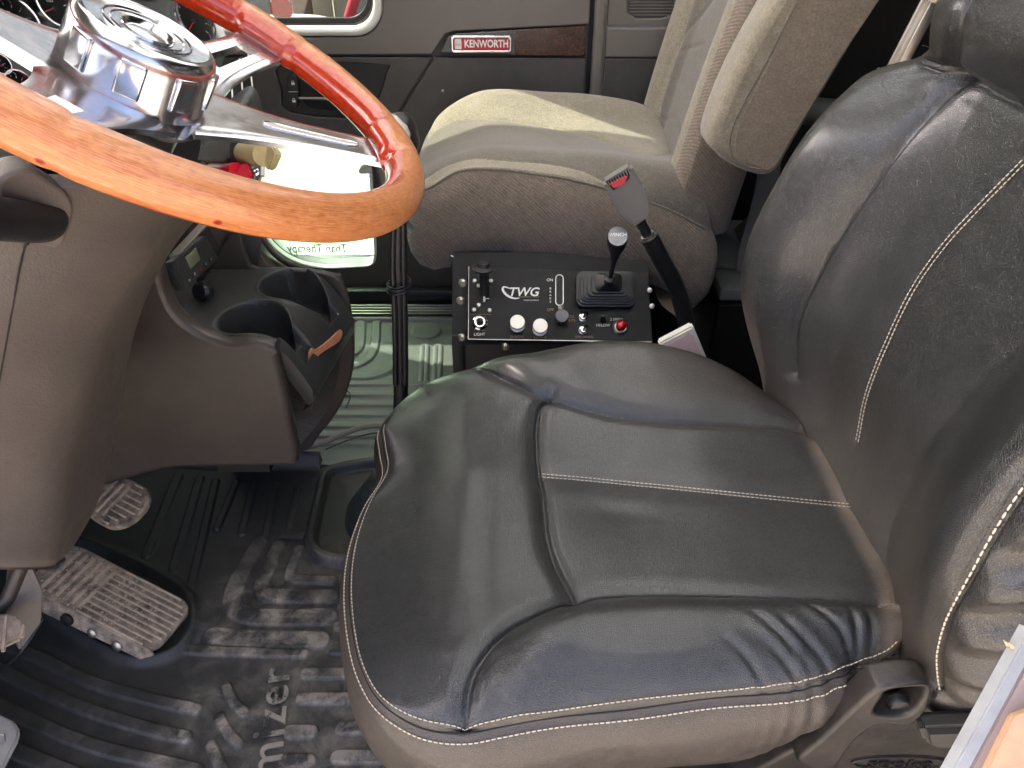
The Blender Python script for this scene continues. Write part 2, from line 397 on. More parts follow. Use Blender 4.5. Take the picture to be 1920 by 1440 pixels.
def cushion(out3, c0, H, w_edge, band, nseg=720, nt_=150):
    """returns verts, quads, ring index. out3: nseg x 3 outline"""
    ox, oy, oz = out3[:, 0], out3[:, 1], out3[:, 2]
    tang = np.roll(out3, -1, 0) - np.roll(out3, 1, 0); nx, ny = tang[:, 1], -tang[:, 0]; L = np.hypot(nx, ny); nx, ny = nx / L, ny / L
    # make the normal point outwards
    if ((ox - c0[0]) * nx + (oy - c0[1]) * ny).mean() < 0: nx, ny = -nx, -ny
    rings = []
    so_ = out3[:, :2].copy()
    for _ in range(260): so_ = (np.roll(so_, 1, 0) + 2 * so_ + np.roll(so_, -1, 0)) / 4
    rx, ry = so_[:, 0], so_[:, 1]
    ts = np.concatenate([np.linspace(.004, .8, int(nt_ * .7), endpoint=False), 1 - .2 * (1 - np.linspace(0, 1, int(nt_ * .3))) ** 1.6])
    for t in ts:
        u_ = t ** 9; mx_, my_ = rx + (ox - rx) * u_, ry + (oy - ry) * u_
        x = c0[0] + (mx_ - c0[0]) * t; y = c0[1] + (my_ - c0[1]) * t
        e = (1 - t) * np.hypot(rx - c0[0], ry - c0[1])
        q = np.clip(e / w_edge, 0, 1); f = (1 - (1 - q) ** 2.2) ** (1 / 1.7)
        z = oz + (H(x, y) - oz) * f
        rings.append(np.stack([x, y, z], 1))
    nb = len(rings)
    for (o_, d_) in band:
        rings.append(np.stack([ox + nx * o_, oy + ny * o_, oz + d_], 1))
    V = np.concatenate(rings); n = nseg; F = []
    for j in range(len(rings) - 1):
        a = np.arange(n) + j * n; b = np.roll(np.arange(n), -1) + j * n
        F.append(np.stack([a, b, b + n, a + n], 1))
    F = np.concatenate(F); ringid = np.repeat(np.arange(len(rings) - 1), n)
    return V, F, ringid, nb, (nx, ny)
def stitches(name, P, parent, nrm, step=.0052, ln=.0040, r=.00055, mat=None, lift=.0003):
    P = resample(P, step); V = []; F = []
    for a, b in zip(P, P[1:]):
        d = (b - a).normalized(); m = (a + b) / 2; nn = nrm(m) if callable(nrm) else Vector(nrm)
        s = d.cross(nn).normalized(); up = s.cross(d).normalized(); m = m + up * lift; h = ln / 2; i = len(V)
        for (t, q) in ((-h, .5), (-h * .6, 1), (h * .6, 1), (h, .5)):
            for k_ in range(5):
                an = 2 * math.pi * k_ / 5; V.append(m + d * t + (s * math.cos(an) + up * math.sin(an)) * r * q)
        for j in range(3):
            for k_ in range(5): l = (k_ + 1) % 5; F.append((i + j * 5 + k_, i + j * 5 + l, i + j * 5 + 5 + l, i + j * 5 + 5 + k_))
    return mk(name, V, F, mat or M_thread, parent, kind='stuff')
# ================================================================== DRIVER SEAT
seat = thing('driver_chair', 'black leather driver seat with pale stitching and a dusty side, nearest the camera', 'seat', (.12, .63, 0))
def Hc(x, y):
    x = np.asarray(x, float); y = np.asarray(y, float)
    z = .440 + 0 * x
    z = z + .020 * np.exp(-((y - .405) / .050) ** 2) * sstep(-.06, .10, x) * (1 - .5 * sstep(.28, .4, x))
    z = z + .052 * np.exp(-((y - .862) / .070) ** 2) * sstep(-.08, .14, x) * (1 - .68 * sstep(.17, .37, x))
    z = z - .012 * np.exp(-((y - .63) / .12) ** 2) * sstep(-.02, .15, x)
    z = z + .006 * np.exp(-((x + .03) / .06) ** 2)
    z = z - .030 * sstep(-.04, -.20, x) * 1.0
    return z
fc = lambda P: P.z - float(Hc(P.x, P.y))
def on_c(px, py): p = march(px, py, fc, .35, 1.6); return p
near = [(1672, 1224, .425), (1600, 1252, .425), (1500, 1286, .424), (1300, 1309, .422), (1100, 1332, .42), (950, 1356, .418), (870, 1367, .416), (790, 1357, .414), (720, 1318, .412),
        (683, 1262, .410), (664, 1190, .408), (657, 1100, .406), (666, 1020, .404), (692, 945, .402), (726, 885, .400), (722, 838, .398)]
ol = [tuple(aZ(a, b, c)) for a, b, c in near]
ol += [(-.178, .80, .398), (-.160, .850, .400), (-.115, .895, .405), (-.04, .918, .41), (.06, .932, .415), (.16, .936, .42), (.26, .918, .42), (.33, .875, .42), (.375, .80, .42), (.40, .70, .425), (.405, .58, .425), (.395, .46, .425)]
OUT = outline_pts(ol, 760)
band = [(.0015, -.0035), (.0035, -.006), (.007, -.010), (.013, -.022), (.016, -.040), (.0165, -.065), (.013, -.09), (.006, -.112), (-.006, -.128), (-.025, -.137), (-.06, -.14)]
V, F, RID, nb, (onx, ony) = cushion(OUT, (.13, .63), Hc, .075, band, 760, 190)
seam_px = {
 'far': [(885, 668), (905, 682), (940, 701), (1000, 728), (1080, 755), (1160, 775), (1250, 785), (1350, 790), (1475, 796), (1530, 802)],
 'front': [(1030, 738), (1012, 760), (1006, 800), (1008, 860), (1018, 920), (1026, 1000), (1045, 1060), (1080, 1121)],
 'mid': [(1016, 889), (1100, 896), (1200, 906), (1400, 926), (1612, 947)],
 'near': [(868, 1362), (874, 1300), (895, 1240), (945, 1182), (1000, 1150), (1080, 1123), (1200, 1113), (1400, 1115), (1560, 1120), (1652, 1128)]}
seam = {}
for k_, pp in seam_px.items():
    s = catmull([on_c(*p) for p in pp], 8); seam[k_] = [(p.x, p.y) for p in s]
# the seams run on to the outline
seam['far'] = [(-.118, .915)] + seam['far'][3:]
wr = [[(1462, 1116), (1530, 1155), (1588, 1188), (1618, 1232)], [(1440, 1158), (1500, 1186), (1562, 1222), (1592, 1252)], [(1400, 1188), (1450, 1204), (1508, 1246), (1530, 1284)],
      [(1578, 1130), (1598, 1165), (1622, 1215)], [(1340, 1185), (1400, 1215), (1450, 1262), (1466, 1290)], [(1605, 1135), (1632, 1170), (1640, 1200)], [(1385, 1150), (1450, 1180), (1490, 1205)]]
wr = [[(p.x, p.y) for p in catmull([on_c(*q) for q in l_], 6)] for l_ in wr]
top = slice(0, nb * 760)
X, Y = V[top, 0].copy(), V[top, 1].copy(); dz = np.zeros(len(X))
dist = {}
for k_, s in seam.items():
    d, sg = segdist(X, Y, s); dist[k_] = (d, sg)
    if k_ == 'mid': dz -= .0018 * np.exp(-(d / .0022) ** 2) + .0025 * np.exp(-(d / .02) ** 2)
    else: dz -= .0060 * np.exp(-(d / .0020) ** 2) + .0062 * np.exp(-(d / .011) ** 2)
d, sg = dist['near']; inside_near = (sg < 0); dz += .012 * np.exp(-((d - .030) / .026) ** 2) * inside_near * sstep(-.02, .04, X)
d, sg = dist['far']; inside_far = (sg > 0); dz += .006 * np.exp(-((d - .03) / .025) ** 2) * inside_far * sstep(-.08, .02, X)
for i, l_ in enumerate(wr):
    d, sg = segdist(X, Y, l_); fade = 1
    e0, e1 = np.hypot(X - l_[0][0], Y - l_[0][1]), np.hypot(X - l_[-1][0], Y - l_[-1][1]); fade = sstep(.002, .035, e0) * sstep(-.01, .012, e1)
    dz -= fade * .0017 * np.exp(-(d / .0032) ** 2); dz += fade * .0010 * np.exp(-((d - .008) / .005) ** 2)
# soft sag dents
rs = np.random.RandomState(3)
for _ in range(26):
    cx, cy, sx, amp = rs.uniform(-.1, .38), rs.uniform(.35, .9), rs.uniform(.02, .06), rs.uniform(-.0016, .0016)
    dz += amp * np.exp(-(((X - cx) / sx) ** 2 + ((Y - cy) / (sx * rs.uniform(.5, 1.5))) ** 2))
V[top, 2] += dz
# little gathers along the edge seam
for j in range(nb - 4, len(V) // 760):
    pass
# band gathers near the rear
for j in range(nb, len(V) // 760):
    sl_ = slice(j * 760, (j + 1) * 760); x_, y_, z_ = V[sl_, 0], V[sl_, 1], V[sl_, 2]
    a = np.arange(760); g = .0016 * np.sin(a * .9 + 2 * np.sin(a * .13)) * sstep(.20, .36, x_) * (y_ < .6) + .0012 * np.sin(x_ * 38 + z_ * 40)
    up = .10 * sstep(.22, .40, x_) * (y_ < .6) * sstep(.40, .30, z_)
    V[sl_, 0] += onx * g; V[sl_, 1] += ony * g; V[sl_, 2] += up
cx = V[F].mean(1); lab = np.zeros(len(F), int)
fX, fY = cx[:, 0], cx[:, 1]
dN, sN = segdist(fX, fY, seam['near']); dF, sF = segdist(fX, fY, seam['far']); dR, sR = segdist(fX, fY, seam['front']); dM, sM = segdist(fX, fY, seam['mid'])
lab[:] = 0
xr = np.interp(fY, [p[1] for p in seam['front']][::-1], [p[0] for p in seam['front']][::-1])
ins = (fX > xr); lab[ins] = np.where(sM[ins] > 0, 1, 2)
lab[(sN < 0)] = 3; lab[(sF > 0)] = 4
lab[RID >= nb - 1] = 5
# dust: on the side band, in the bight and a haze on the bolsters
dust = np.zeros(len(V)); vid = np.arange(len(V)) // 760
vx, vy, vz = V.T
dust[vid >= nb] = (1.0 * (vy < .62) + .35 * (vy >= .62))[vid >= nb]
dB = sstep(.052, .012, np.abs(.395 - vx + .10 * np.clip(.60 - vy, -.3, .12)))
dust = np.where(vid < nb, np.maximum(dust, 1.3 * sstep(.357, .380, vx + .03 * np.exp(-((vy - .42) / .05) ** 2) - .012)), dust)
dust = np.where((vid < nb), np.maximum(dust, .32 * sstep(.03, .0, segdist(vx, vy, seam['far'])[0]) * sstep(.1, .2, vx)), dust)
dust = np.where(vid < nb, np.maximum(dust, .26 * sstep(.70, .82, vy) * sstep(.05, .22, vx)), dust)
# scuffed front left edge
dust = np.where((vid < nb) & (vx < -.12), np.maximum(dust, .8 * sstep(.006, .0, (vx - OUT[:, 0].min() - .0)) + .7 * sstep(.04, .0, (1 - vid / nb))), dust)
nm_ = ['front_panel', 'seat_panel', 'seat_panel', 'side_bolster', 'side_bolster', 'side_band']
split_mesh(V, F, lab, nm_, [M_leather] * 5 + [M_band], seat, {'dust': dust}, {5: 'brown dusty leather side band', 3: 'creased side bolster nearest the camera', 4: 'raised side bolster on the far side'})
def cz(x, y): return Hc(x, y)
def seam_line(key, off, s0=0, s1=1):
    s = seam[key]; P = []
    n0, n1 = int(len(s) * s0), int(len(s) * s1)
    for (a, b) in zip(s[n0:n1], s[n0 + 1:n1]):
        t = Vector((b[0] - a[0], b[1] - a[1])).normalized(); q = Vector((a[0] - t.y * off, a[1] + t.x * off))
        d = abs(off); P.append(Vector((q.x, q.y, float(Hc(q.x, q.y)) - (.0018 * math.exp(-(d / .0022) ** 2) + .0025 * math.exp(-(d / .02) ** 2)))))
    return P
for off in (.0026, -.0026): stitches('stitching', seam_line('mid', off), seat, (0, 0, 1), lift=.0008)
# double row round the cushion edge (front and near side)
kk = np.arange(760); cen = OUT.mean(0)
sel = [i for i in range(760) if (OUT[i, 1] < .80 and OUT[i, 0] < .37)]
# order: find the contiguous run
br = [i for i in range(1, len(sel)) if sel[i] != sel[i - 1] + 1]
if br: sel = sel[br[0]:] + sel[:br[0]]
def vring(j): return [Vector(V[j * 760 + i]) for i in sel]
def nrm_edge(m): return Vector(((m.x - .13), (m.y - .63), 0)).normalized() * .8 + Vector((0, 0, .6))
jj = nb - 1
r1 = nb - 1
while np.linalg.norm(V[r1 * 760 + sel[len(sel) // 2]] - V[(nb - 1) * 760 + sel[len(sel) // 2]]) < .0042: r1 -= 1
stitches('stitching', vring(r1), seat, nrm_edge, lift=.0008)
stitches('stitching', vring(nb + 2), seat, nrm_edge, lift=.0008, r=.0007)
cordP = [Vector((p.x, p.y, p.z + .0002)) for p in vring(nb)]
tube('piping', cordP[::2], .0009, M_seam, seat, 6)
# ---- backrest -------------------------------------------------------
YC = .63
def Wz(z): return .285 - .078 * sstep(.835, .885, z) + .0 * z - .03 * sstep(.50, .40, z)
BZ = np.linspace(.3, 1.1, 161); BA = np.interp(BZ, [.40, .50, .56, .65, .78, .84, .87, .92], [.06, .105, .130, .150, .134, .100, .065, .03])
for _ in range(60): BA[1:-1] = (BA[:-2] + 2 * BA[1:-1] + BA[2:]) / 4
def bol(y, z):
    a = np.abs(y - YC); wtop = 1 - sstep(.83, .93, z)
    lo = sstep(.40, .50, z) * .45 + .55
    return np.interp(z, BZ, BA) * (.35 * sstep(.02, .26, a) + .65 * sstep(.11, .25, a)) * np.where(y < YC, .74, 1.)
def xb(y, z):
    return .392 + .20 * (z - .45) - .055 * sstep(.84, .93, z) - bol(y, z) - .012 * np.cos(np.clip((y - YC) / .12, -1.5, 1.5)) + .02 * sstep(.60, .45, z)
def xfront(y, z):
    W = Wz(z); s = np.clip(np.abs(y - YC) / W, 0, 1)
    return xb(y, z) + .075 * (1 - (1 - s ** 5.0) ** (1 / 2.2))
fb = lambda P: P.x - float(xfront(P.y, P.z))
def on_b(px, py): return march(px, py, fb, .35, 1.3)
bseams = {
 'far': [(1482, 700), (1478, 640), (1500, 560), (1560, 445), (1640, 325), (1720, 225), (1790, 141)],
 'mid': [(1605, 828), (1618, 760), (1645, 680), (1700, 560), (1760, 470), (1830, 392), (1925, 295)],
 'near': [(1656, 1100), (1655, 1040), (1667, 975), (1703, 890), (1750, 810), (1830, 715), (1925, 630)],
 'edge': [(1750, 1285), (1754, 1190), (1790, 1100), (1845, 1000), (1925, 880)],
 'head': [(1790, 141), (1850, 172), (1925, 212)],
 'wing': [(1724, 92), (1756, 118), (1790, 141)],
 'headv': [(1790, 141), (1812, 70), (1832, 0), (1840, -40)]}
bs3 = {k_: catmull([on_b(*p) for p in pp], 8) for k_, pp in bseams.items()}
bs2 = {k_: [(p.y, p.z) for p in s] for k_, s in bs3.items()}
rows, segs = 300, 520
Vb = []; fr = []
th = np.linspace(0, 2 * np.pi, segs, endpoint=False)
for i in range(rows):
    z = .345 + .73 * i / (rows - 1); W = float(Wz(np.array(z)))
    # front: y parameter dense; back: superellipse
    c_, s_ = np.cos(th), np.sin(th)
    yy = YC + W * np.sign(c_) * np.abs(c_) ** .62
    front = s_ >= 0
    sN_ = np.clip(np.abs(yy - YC) / W, 0, 1)
    xf = xb(yy, z) + .075 * (1 - (1 - np.clip(sN_ ** 5.0, 0, .999999)) ** (1 / 2.2))
    xe = xb(np.array([YC - W, YC + W]), z) + .075
    xbk = np.where(yy < YC, xe[0], xe[1]) + (.07) * np.abs(s_) ** .5
    tuck = .05 * (1 - sstep(.345, .40, z))
    x = np.where(front, xf + tuck, xbk)
    Vb.append(np.stack([x, yy, np.full(segs, z)], 1)); fr.append(front)
Vb = np.concatenate(Vb); fr = np.concatenate(fr)
a = np.arange(segs)
Fb = np.concatenate([np.stack([a + j * segs, np.roll(a, -1) + j * segs, np.roll(a, -1) + (j + 1) * segs, a + (j + 1) * segs], 1) for j in range(rows - 1)])
YY, ZZ = Vb[:, 1], Vb[:, 2]; dx = np.zeros(len(Vb))
for k_, s in bs2.items():
    d, sg = segdist(YY, ZZ, s)
    if k_ == 'mid': dx += .0018 * np.exp(-(d / .0022) ** 2) + .0025 * np.exp(-(d / .02) ** 2)
    elif k_ == 'near': dx += .0010 * np.exp(-(d / .004) ** 2) + .004 * np.exp(-(d / .02) ** 2)
    else: dx += .0060 * np.exp(-(d / .0024) ** 2) + .0060 * np.exp(-(d / .010) ** 2)
for _ in range(24):
    cy, cz_, sx, amp = rs.uniform(.4, .9), rs.uniform(.42, .9), rs.uniform(.03, .06), rs.uniform(-.0012, .0012)
    dx += amp * np.exp(-(((YY - cy) / sx) ** 2 + ((ZZ - cz_) / sx) ** 2))
d_h, s_h = segdist(YY, ZZ, bs2['head'])
dx -= .012 * ((ZZ > np.interp(YY, [p[0] for p in bs2['head']], [p[1] for p in bs2['head']]) if bs2['head'][0][0] < bs2['head'][-1][0] else (ZZ > np.interp(YY, [p[0] for p in bs2['head']][::-1], [p[1] for p in bs2['head']][::-1]))) * sstep(0, .02, d_h))
Vb[:, 0] += dx * fr
# folds of the near side cover behind the edge seam
dE, sE = segdist(YY, ZZ, bs2['edge'])
ye = np.interp(ZZ, [p[1] for p in bs2['edge']], [p[0] for p in bs2['edge']])
side = (YY < ye) & (YY < YC)
fold = np.sin((Vb[:, 2] * 1.0 - (Vb[:, 0] - .40) * .75) * 95 + 1.5 * np.sin(Vb[:, 0] * 30)) 
g = side * sstep(0, .02, dE) * .0050 * fold * sstep(.95, .6, ZZ)
Vb[:, 1] -= g; Vb[:, 0] -= .5 * g
fcn = Vb[Fb].mean(1); yb_, zb_ = fcn[:, 1], fcn[:, 2]; frf = fr[Fb].all(1)
labb = np.full(len(Fb), 4)
yfar = np.interp(zb_, [p[1] for p in bs2['far']], [p[0] for p in bs2['far']])
yn = np.interp(zb_, [p[1] for p in bs2['near']], [p[0] for p in bs2['near']]); yE = np.interp(zb_, [p[1] for p in bs2['edge']], [p[0] for p in bs2['edge']])
ym = np.interp(zb_, [p[1] for p in bs2['mid']], [p[0] for p in bs2['mid']])
labb[frf] = 0; labb[frf & (yb_ < ym)] = 1; labb[frf & (yb_ > yfar)] = 2; labb[frf & (yb_ < yn)] = 3; labb[frf & (yb_ < yE)] = 4
hp = sorted(bs2['head'] + bs2['wing'][::1]); zh = np.interp(yb_, [p[0] for p in hp], [p[1] for p in hp])
hv = bs2['headv']; yhv = np.interp(zb_, [p[1] for p in hv], [p[0] for p in hv])
up_ = frf & (zb_ > zh) & (zb_ > .72); labb[up_ & (yb_ < yhv)] = 5; labb[up_ & (yb_ >= yhv)] = 6
dustb = .30 * sstep(.60, .46, ZZ) + .55 * (YY > .84) * sstep(.62, .50, ZZ)
split_mesh(Vb, Fb, labb, ['back_panel', 'back_panel', 'back_bolster', 'back_bolster', 'side_cover', 'headrest', 'headrest_wing'], [M_leather] * 7, seat, {'dust': dustb}, {4: 'loose wrinkled leather on the near side of the backrest'})
mk('back_top', Vb[-segs:].tolist(), [tuple(range(segs))], M_leather, seat, smooth=False)
def nb_(m): return Vector((-1, 0, .2))
def offs(s, off, push=0.):
    P = []
    for a, b in zip(s, s[1:]):
        t = (b - a).normalized(); q = Vector((0, a.y - t.z * off, a.z + t.y * off)); q.x = float(xfront(q.y, q.z)) + .0008 * math.exp(-(off / .0022) ** 2) + .0025 + push; P.append(q)
    return P
for off in (.0028, -.0028): stitches('stitching', offs(bs3['mid'], off, -.0012), seat, nb_, lift=.0006, r=.0007)
stitches('stitching', offs(bs3['edge'], .0045, -.0022), seat, nb_, lift=.001, r=.0009, step=.0075, ln=.0058)
bt = bs3['wing']; stitches('stitching', offs(bt, -.004, -.001), seat, nb_, lift=.0006, r=.0006, mat=M_leather)
# ---- base, recliner bracket, levers --------------------------------
M_base = plastic('seat_base_plastic', (.020, .017, .015), .42, 700, .0002, .2, dust=.15)
yb0 = .40
bp = [aY(a, b, yb0) for a, b in ((1380, 1465), (1500, 1400), (1600, 1310), (1650, 1285), (1700, 1275), (1760, 1292), (1860, 1280), (1990, 1270), (2010, 1600), (1380, 1600))]
Mb = frame((0, yb0, 0), (1, 0, 0), (0, 0, 1))
plate('base_cover', [to2(Mb, bp)], Mb, .40, M_base, seat, bevel=.004)
# raised recliner housing: a ridge that widens into a pocket with a knob
def ribY(name, pts, y, dep, wdt, mat=M_base):
    P = [aY(a, b, y) for a, b in pts]; return tube(name, P, wdt, mat, seat, 10, smooth_n=6)
yh = .372; Mh = frame((0, yh, 0), (1, 0, 0), (0, 0, 1))
hous = [(1560, 1445), (1495, 1430), (1535, 1392), (1600, 1330), (1635, 1300), (1660, 1288), (1735, 1282), (1748, 1300), (1740, 1330), (1722, 1352), (1700, 1364), (1645, 1362), (1600, 1395)]
hole = [(1640, 1334), (1655, 1310), (1668, 1296), (1725, 1288), (1733, 1300), (1722, 1322), (1705, 1340), (1680, 1345), (1648, 1342)]
plate('recliner_housing', [sm2(to2(Mh, [aY(a, b, yh) for a, b in hous]), 3), sm2(to2(Mh, [aY(a, b, yh) for a, b in hole]), 3)], Mh, .026, M_base, seat, bevel=.004)
c_ = aY(1682, 1312, yh + .014); lathe('recliner_knob', [(0, .008), (.008, .0075), (.0095, .005), (.010, 0)], frame(c_, (1, 0, 0), (0, 0, 1)), M_black, seat, 24)
quadbox('seat_handle', [aY(a, b, .36) for a, b in ((1728, 1372), (1735, 1400), (1752, 1408), (1900, 1410), (1905, 1366))], .022, plastic('handle_grey', (.05, .047, .04), .5), seat, bevel=.006)
# oval badge moulded into the base
mb = frame(aY(1690, 1432, yb0 - .002), (1, 0, -.02), (0, 0, 1))
tube('badge_ring', [mb @ Vector((.052 * math.cos(t), .013 * math.sin(t), 0)) for t in np.linspace(0, 2 * math.pi, 48, endpoint=False)], .0012, M_base, seat, 6, closed=True)
text('badge_lettering', 'seoko', mb, .024, plastic('badge_gloss', (.02, .02, .02), .25), seat, ext=.001, sx=1.2)
box('suspension_frame', (.40, .38, .28), (.12, .64, .145), M_dark, seat, bevel=.02)
# ================================================================== PASSENGER SEAT
ps = thing('passenger_chair', 'tan and grey cloth passenger seat with its armrest folded up, beside the far door', 'seat', (.10, 1.55, .35))
def Hp(x, y):
    x = np.asarray(x, float); y = np.asarray(y, float)
    z = .575 + 0 * x + .012 * np.exp(-((y - 1.37) / .05) ** 2) + .028 * np.exp(-((y - 1.72) / .06) ** 2)
    z = z - .012 * np.exp(-((y - 1.55) / .09) ** 2) - .025 * sstep(-.05, -.19, x) - .02 * sstep(.12, .34, x) + .008 * np.exp(-((x + .02) / .08) ** 2)
    return z
pol = [tuple(aY(a, b, 1.30)) for a, b in ((1330, 428), (1240, 384), (1100, 340), (1000, 322), (930, 314), (860, 318))]
pol = [(x, y, z) for x, y, z in pol] + [(-.150, 1.315, .545), (-.182, 1.35, .53), (-.192, 1.42, .525), (-.192, 1.55, .525), (-.185, 1.68, .53), (-.165, 1.76, .535), (-.10, 1.80, .545), (.05, 1.81, .55), (.20, 1.80, .54), (.33, 1.76, .53), (.36, 1.60, .51), (.36, 1.42, .50), (.355, 1.33, .485)]
PO = outline_pts(pol, 420)
pband = [(.002, -.004), (.006, -.010), (.016, -.03), (.022, -.06), (.023, -.10), (.018, -.135), (.004, -.160), (-.02, -.176), (-.06, -.180)]
V, F, RID, nb, (nx_, ny_) = cushion(PO, (.07, 1.55), Hp, .075, pband, 420, 90)
for j in range(nb, len(V) // 420):
    z_ = slice(j * 420, (j + 1) * 420)
fp = lambda P: P.z - float(Hp(P.x, P.y))
pc = [march(a, b, fp, .8, 2.2) for a, b in ((792, 240), (850, 222), (920, 220), (1040, 238), (1140, 262), (1220, 288), (1248, 284), (1262, 268))]
pc = [(p.x, p.y) for p in catmull(pc, 6)]
pc2 = [march(a, b, fp, .8, 2.2) for a, b in ((775, 322), (850, 300), (940, 296), (1040, 303), (1130, 320), (1230, 356), (1330, 402))]
pc2 = [(p.x, p.y) for p in catmull(pc2, 6)]
X, Y = V[:nb * 420, 0], V[:nb * 420, 1]
for l_ in (pc, pc2):
    d, sg = segdist(X, Y, l_); V[:nb * 420, 2] -= (.003 if l_ is pc else .0022) * np.exp(-(d / .004) ** 2) + .003 * np.exp(-(d / .02) ** 2)
fcn = V[F].mean(1)
ycf = np.interp(fcn[:, 0], [p[0] for p in pc], [p[1] for p in pc]); ycn = np.interp(fcn[:, 0], [p[0] for p in pc2], [p[1] for p in pc2])
lab = np.where(fcn[:, 1] > ycf, 0, np.where(fcn[:, 1] < ycn, 1, 2)); lab[RID >= nb - 1] = 3
split_mesh(V, F, lab, ['cushion_edge', 'cushion_edge', 'cushion_centre', 'side_band'], [M_fab, M_fab, M_fabc, M_fabr], ps)
tube('piping', [Vector((V[nb * 420 + i])) + Vector((0, 0, .001)) for i in range(420)][::2], .0022, M_fabc, ps, 6, closed=True)
# backrest
YP = 1.55
def xpf(y, z):
    W = .24; s = np.clip(np.abs(y - YP) / W, 0, 1); t = z - .50
    x = .325 + .16 * t + .16 * np.clip(t, 0, 1) ** 2 - .045 * sstep(.09, .19, np.abs(y - YP))
    return x + .05 * (1 - (1 - s ** 5.0) ** (1 / 2.2))
rows, segs = 150, 300
th = np.linspace(0, 2 * np.pi, segs, endpoint=False); c_, s_ = np.cos(th), np.sin(th); Vp = []; fr = []
for i in range(rows):
    z = .455 + .60 * i / (rows - 1); W = .235 - .03 * sstep(.47, .45, z)
    yy = YP + W * np.sign(c_) * np.abs(c_) ** .6; front = s_ >= 0
    x = np.where(front, xpf(yy, z), xpf(YP - W, z) + .135 * np.abs(s_) ** .4)
    zz = np.full(segs, z) - .03 * sstep(.62, .46, z) * (x - .3) / .12
    Vp.append(np.stack([x, yy, zz], 1)); fr.append(front)
Vp = np.concatenate(Vp); fr = np.concatenate(fr); a = np.arange(segs)
Fp = np.concatenate([np.stack([a + j * segs, np.roll(a, -1) + j * segs, np.roll(a, -1) + (j + 1) * segs, a + (j + 1) * segs], 1) for j in range(rows - 1)])
Fp = np.concatenate([Fp])
fpb = lambda P: P.x - float(xpf(P.y, P.z))
def on_p(a, b): return march(a, b, fpb, .9, 2.3)
ps1 = [on_p(a, b) for a, b in ((1180, 252), (1215, 250), (1228, 235), (1232, 180), (1260, 100), (1300, 40), (1340, -10))]
ps2 = [on_p(a, b) for a, b in ((1240, 182), (1262, 205), (1275, 215))]
ps1 = [(p.y, p.z) for p in catmull(ps1, 6)]
d, sg = segdist(Vp[:, 1], Vp[:, 2], ps1); Vp[:, 0] += fr * (.003 * np.exp(-(d / .004) ** 2) + .003 * np.exp(-(d / .02) ** 2))
for zc_ in (.60, .74, .88):
    Vp[:, 0] += fr * .003 * np.exp(-((Vp[:, 2] - zc_ + .3 * np.abs(Vp[:, 1] - YP)) / .004) ** 2) * (np.abs(Vp[:, 1] - YP) < .13)
Vp[:, 0] += fr * .004 * np.exp(-((np.abs(Vp[:, 1] - YP) - .135) / .006) ** 2)
fcn = Vp[Fp].mean(1); frf = fr[Fp].all(1); lab = np.full(len(Fp), 2); lab[frf] = 0; lab[frf & (np.abs(fcn[:, 1] - YP) < .135)] = 1
lab[frf & (fcn[:, 1] < YP) & (np.abs(fcn[:, 1] - YP) > .205)] = 2
split_mesh(Vp, Fp, lab, ['back_bolster', 'back_centre', 'back_side'], [M_fab, M_fabc, M_fabr], ps)
mk('back_lower_face', [Vp[i] for i in range(segs)], [tuple(range(segs))[::-1]], M_fabr, ps, smooth=False)
mk('back_top', Vp[-segs:].tolist(), [tuple(range(segs))], M_fab, ps, smooth=False)
bw = [aY(a, b, 1.318) for a, b in ((1248, 372), (1252, 386), (1375, 434), (1398, 330))]
# armrest folded up against the backrest
ya = 1.19; Ma = frame((0, ya, 0), (1, 0, 0), (0, 0, 1))
ar = [(1330, 258), (1345, 290), (1372, 312), (1420, 331), (1458, 322), (1492, 265), (1585, 110), (1680, -50), (1745, -160), (1560, -160), (1478, -40), (1380, 130)]
plate('armrest', [sm2(to2(Ma, [aY(a, b, ya) for a, b in ar]), 3)], Ma, .085, M_fab, ps, bevel=.016, label='tan cloth armrest folded upright')
M_arm = fabric('brown_arm_fabric', (.25, .205, .155), (.19, .155, .12))
plate('armrest_face', [sm2(to2(Ma, [aY(a, b, ya) for a, b in ((1519, -40), (1446, 108), (1386, 232), (1379, 282), (1402, 305), (1438, 317), (1455, 310), (1484, 260), (1577, 106), (1660, -40))]), 3)], Matrix.Translation((0, -.0015, 0)) @ Ma, .004, M_arm, ps, bevel=.0015)
tube('armrest_piping', [aY(a, b, ya - .001) for a, b in ((1512, -30), (1440, 110), (1375, 235), (1372, 292), (1400, 312), (1440, 318))], .0016, M_fabc, ps, 6, smooth_n=8)
tube('frame_tube', [aY(1335, 425, 1.37), aY(1330, 440, 1.36), aY(1310, 470, 1.35), aY(1270, 492, 1.34), aY(1225, 500, 1.34)], .0115, M_black, ps, 14, smooth_n=8)
box('seat_base', (.40, .40, .30), (.10, 1.56, .24), M_dark, ps, bevel=.02)
tube('loose_thread', [aY(1284, 487, 1.30), aY(1277, 500, 1.30), aY(1285, 520, 1.29), aY(1275, 535, 1.29)], .0006, M_thread, ps, 5, smooth_n=6)
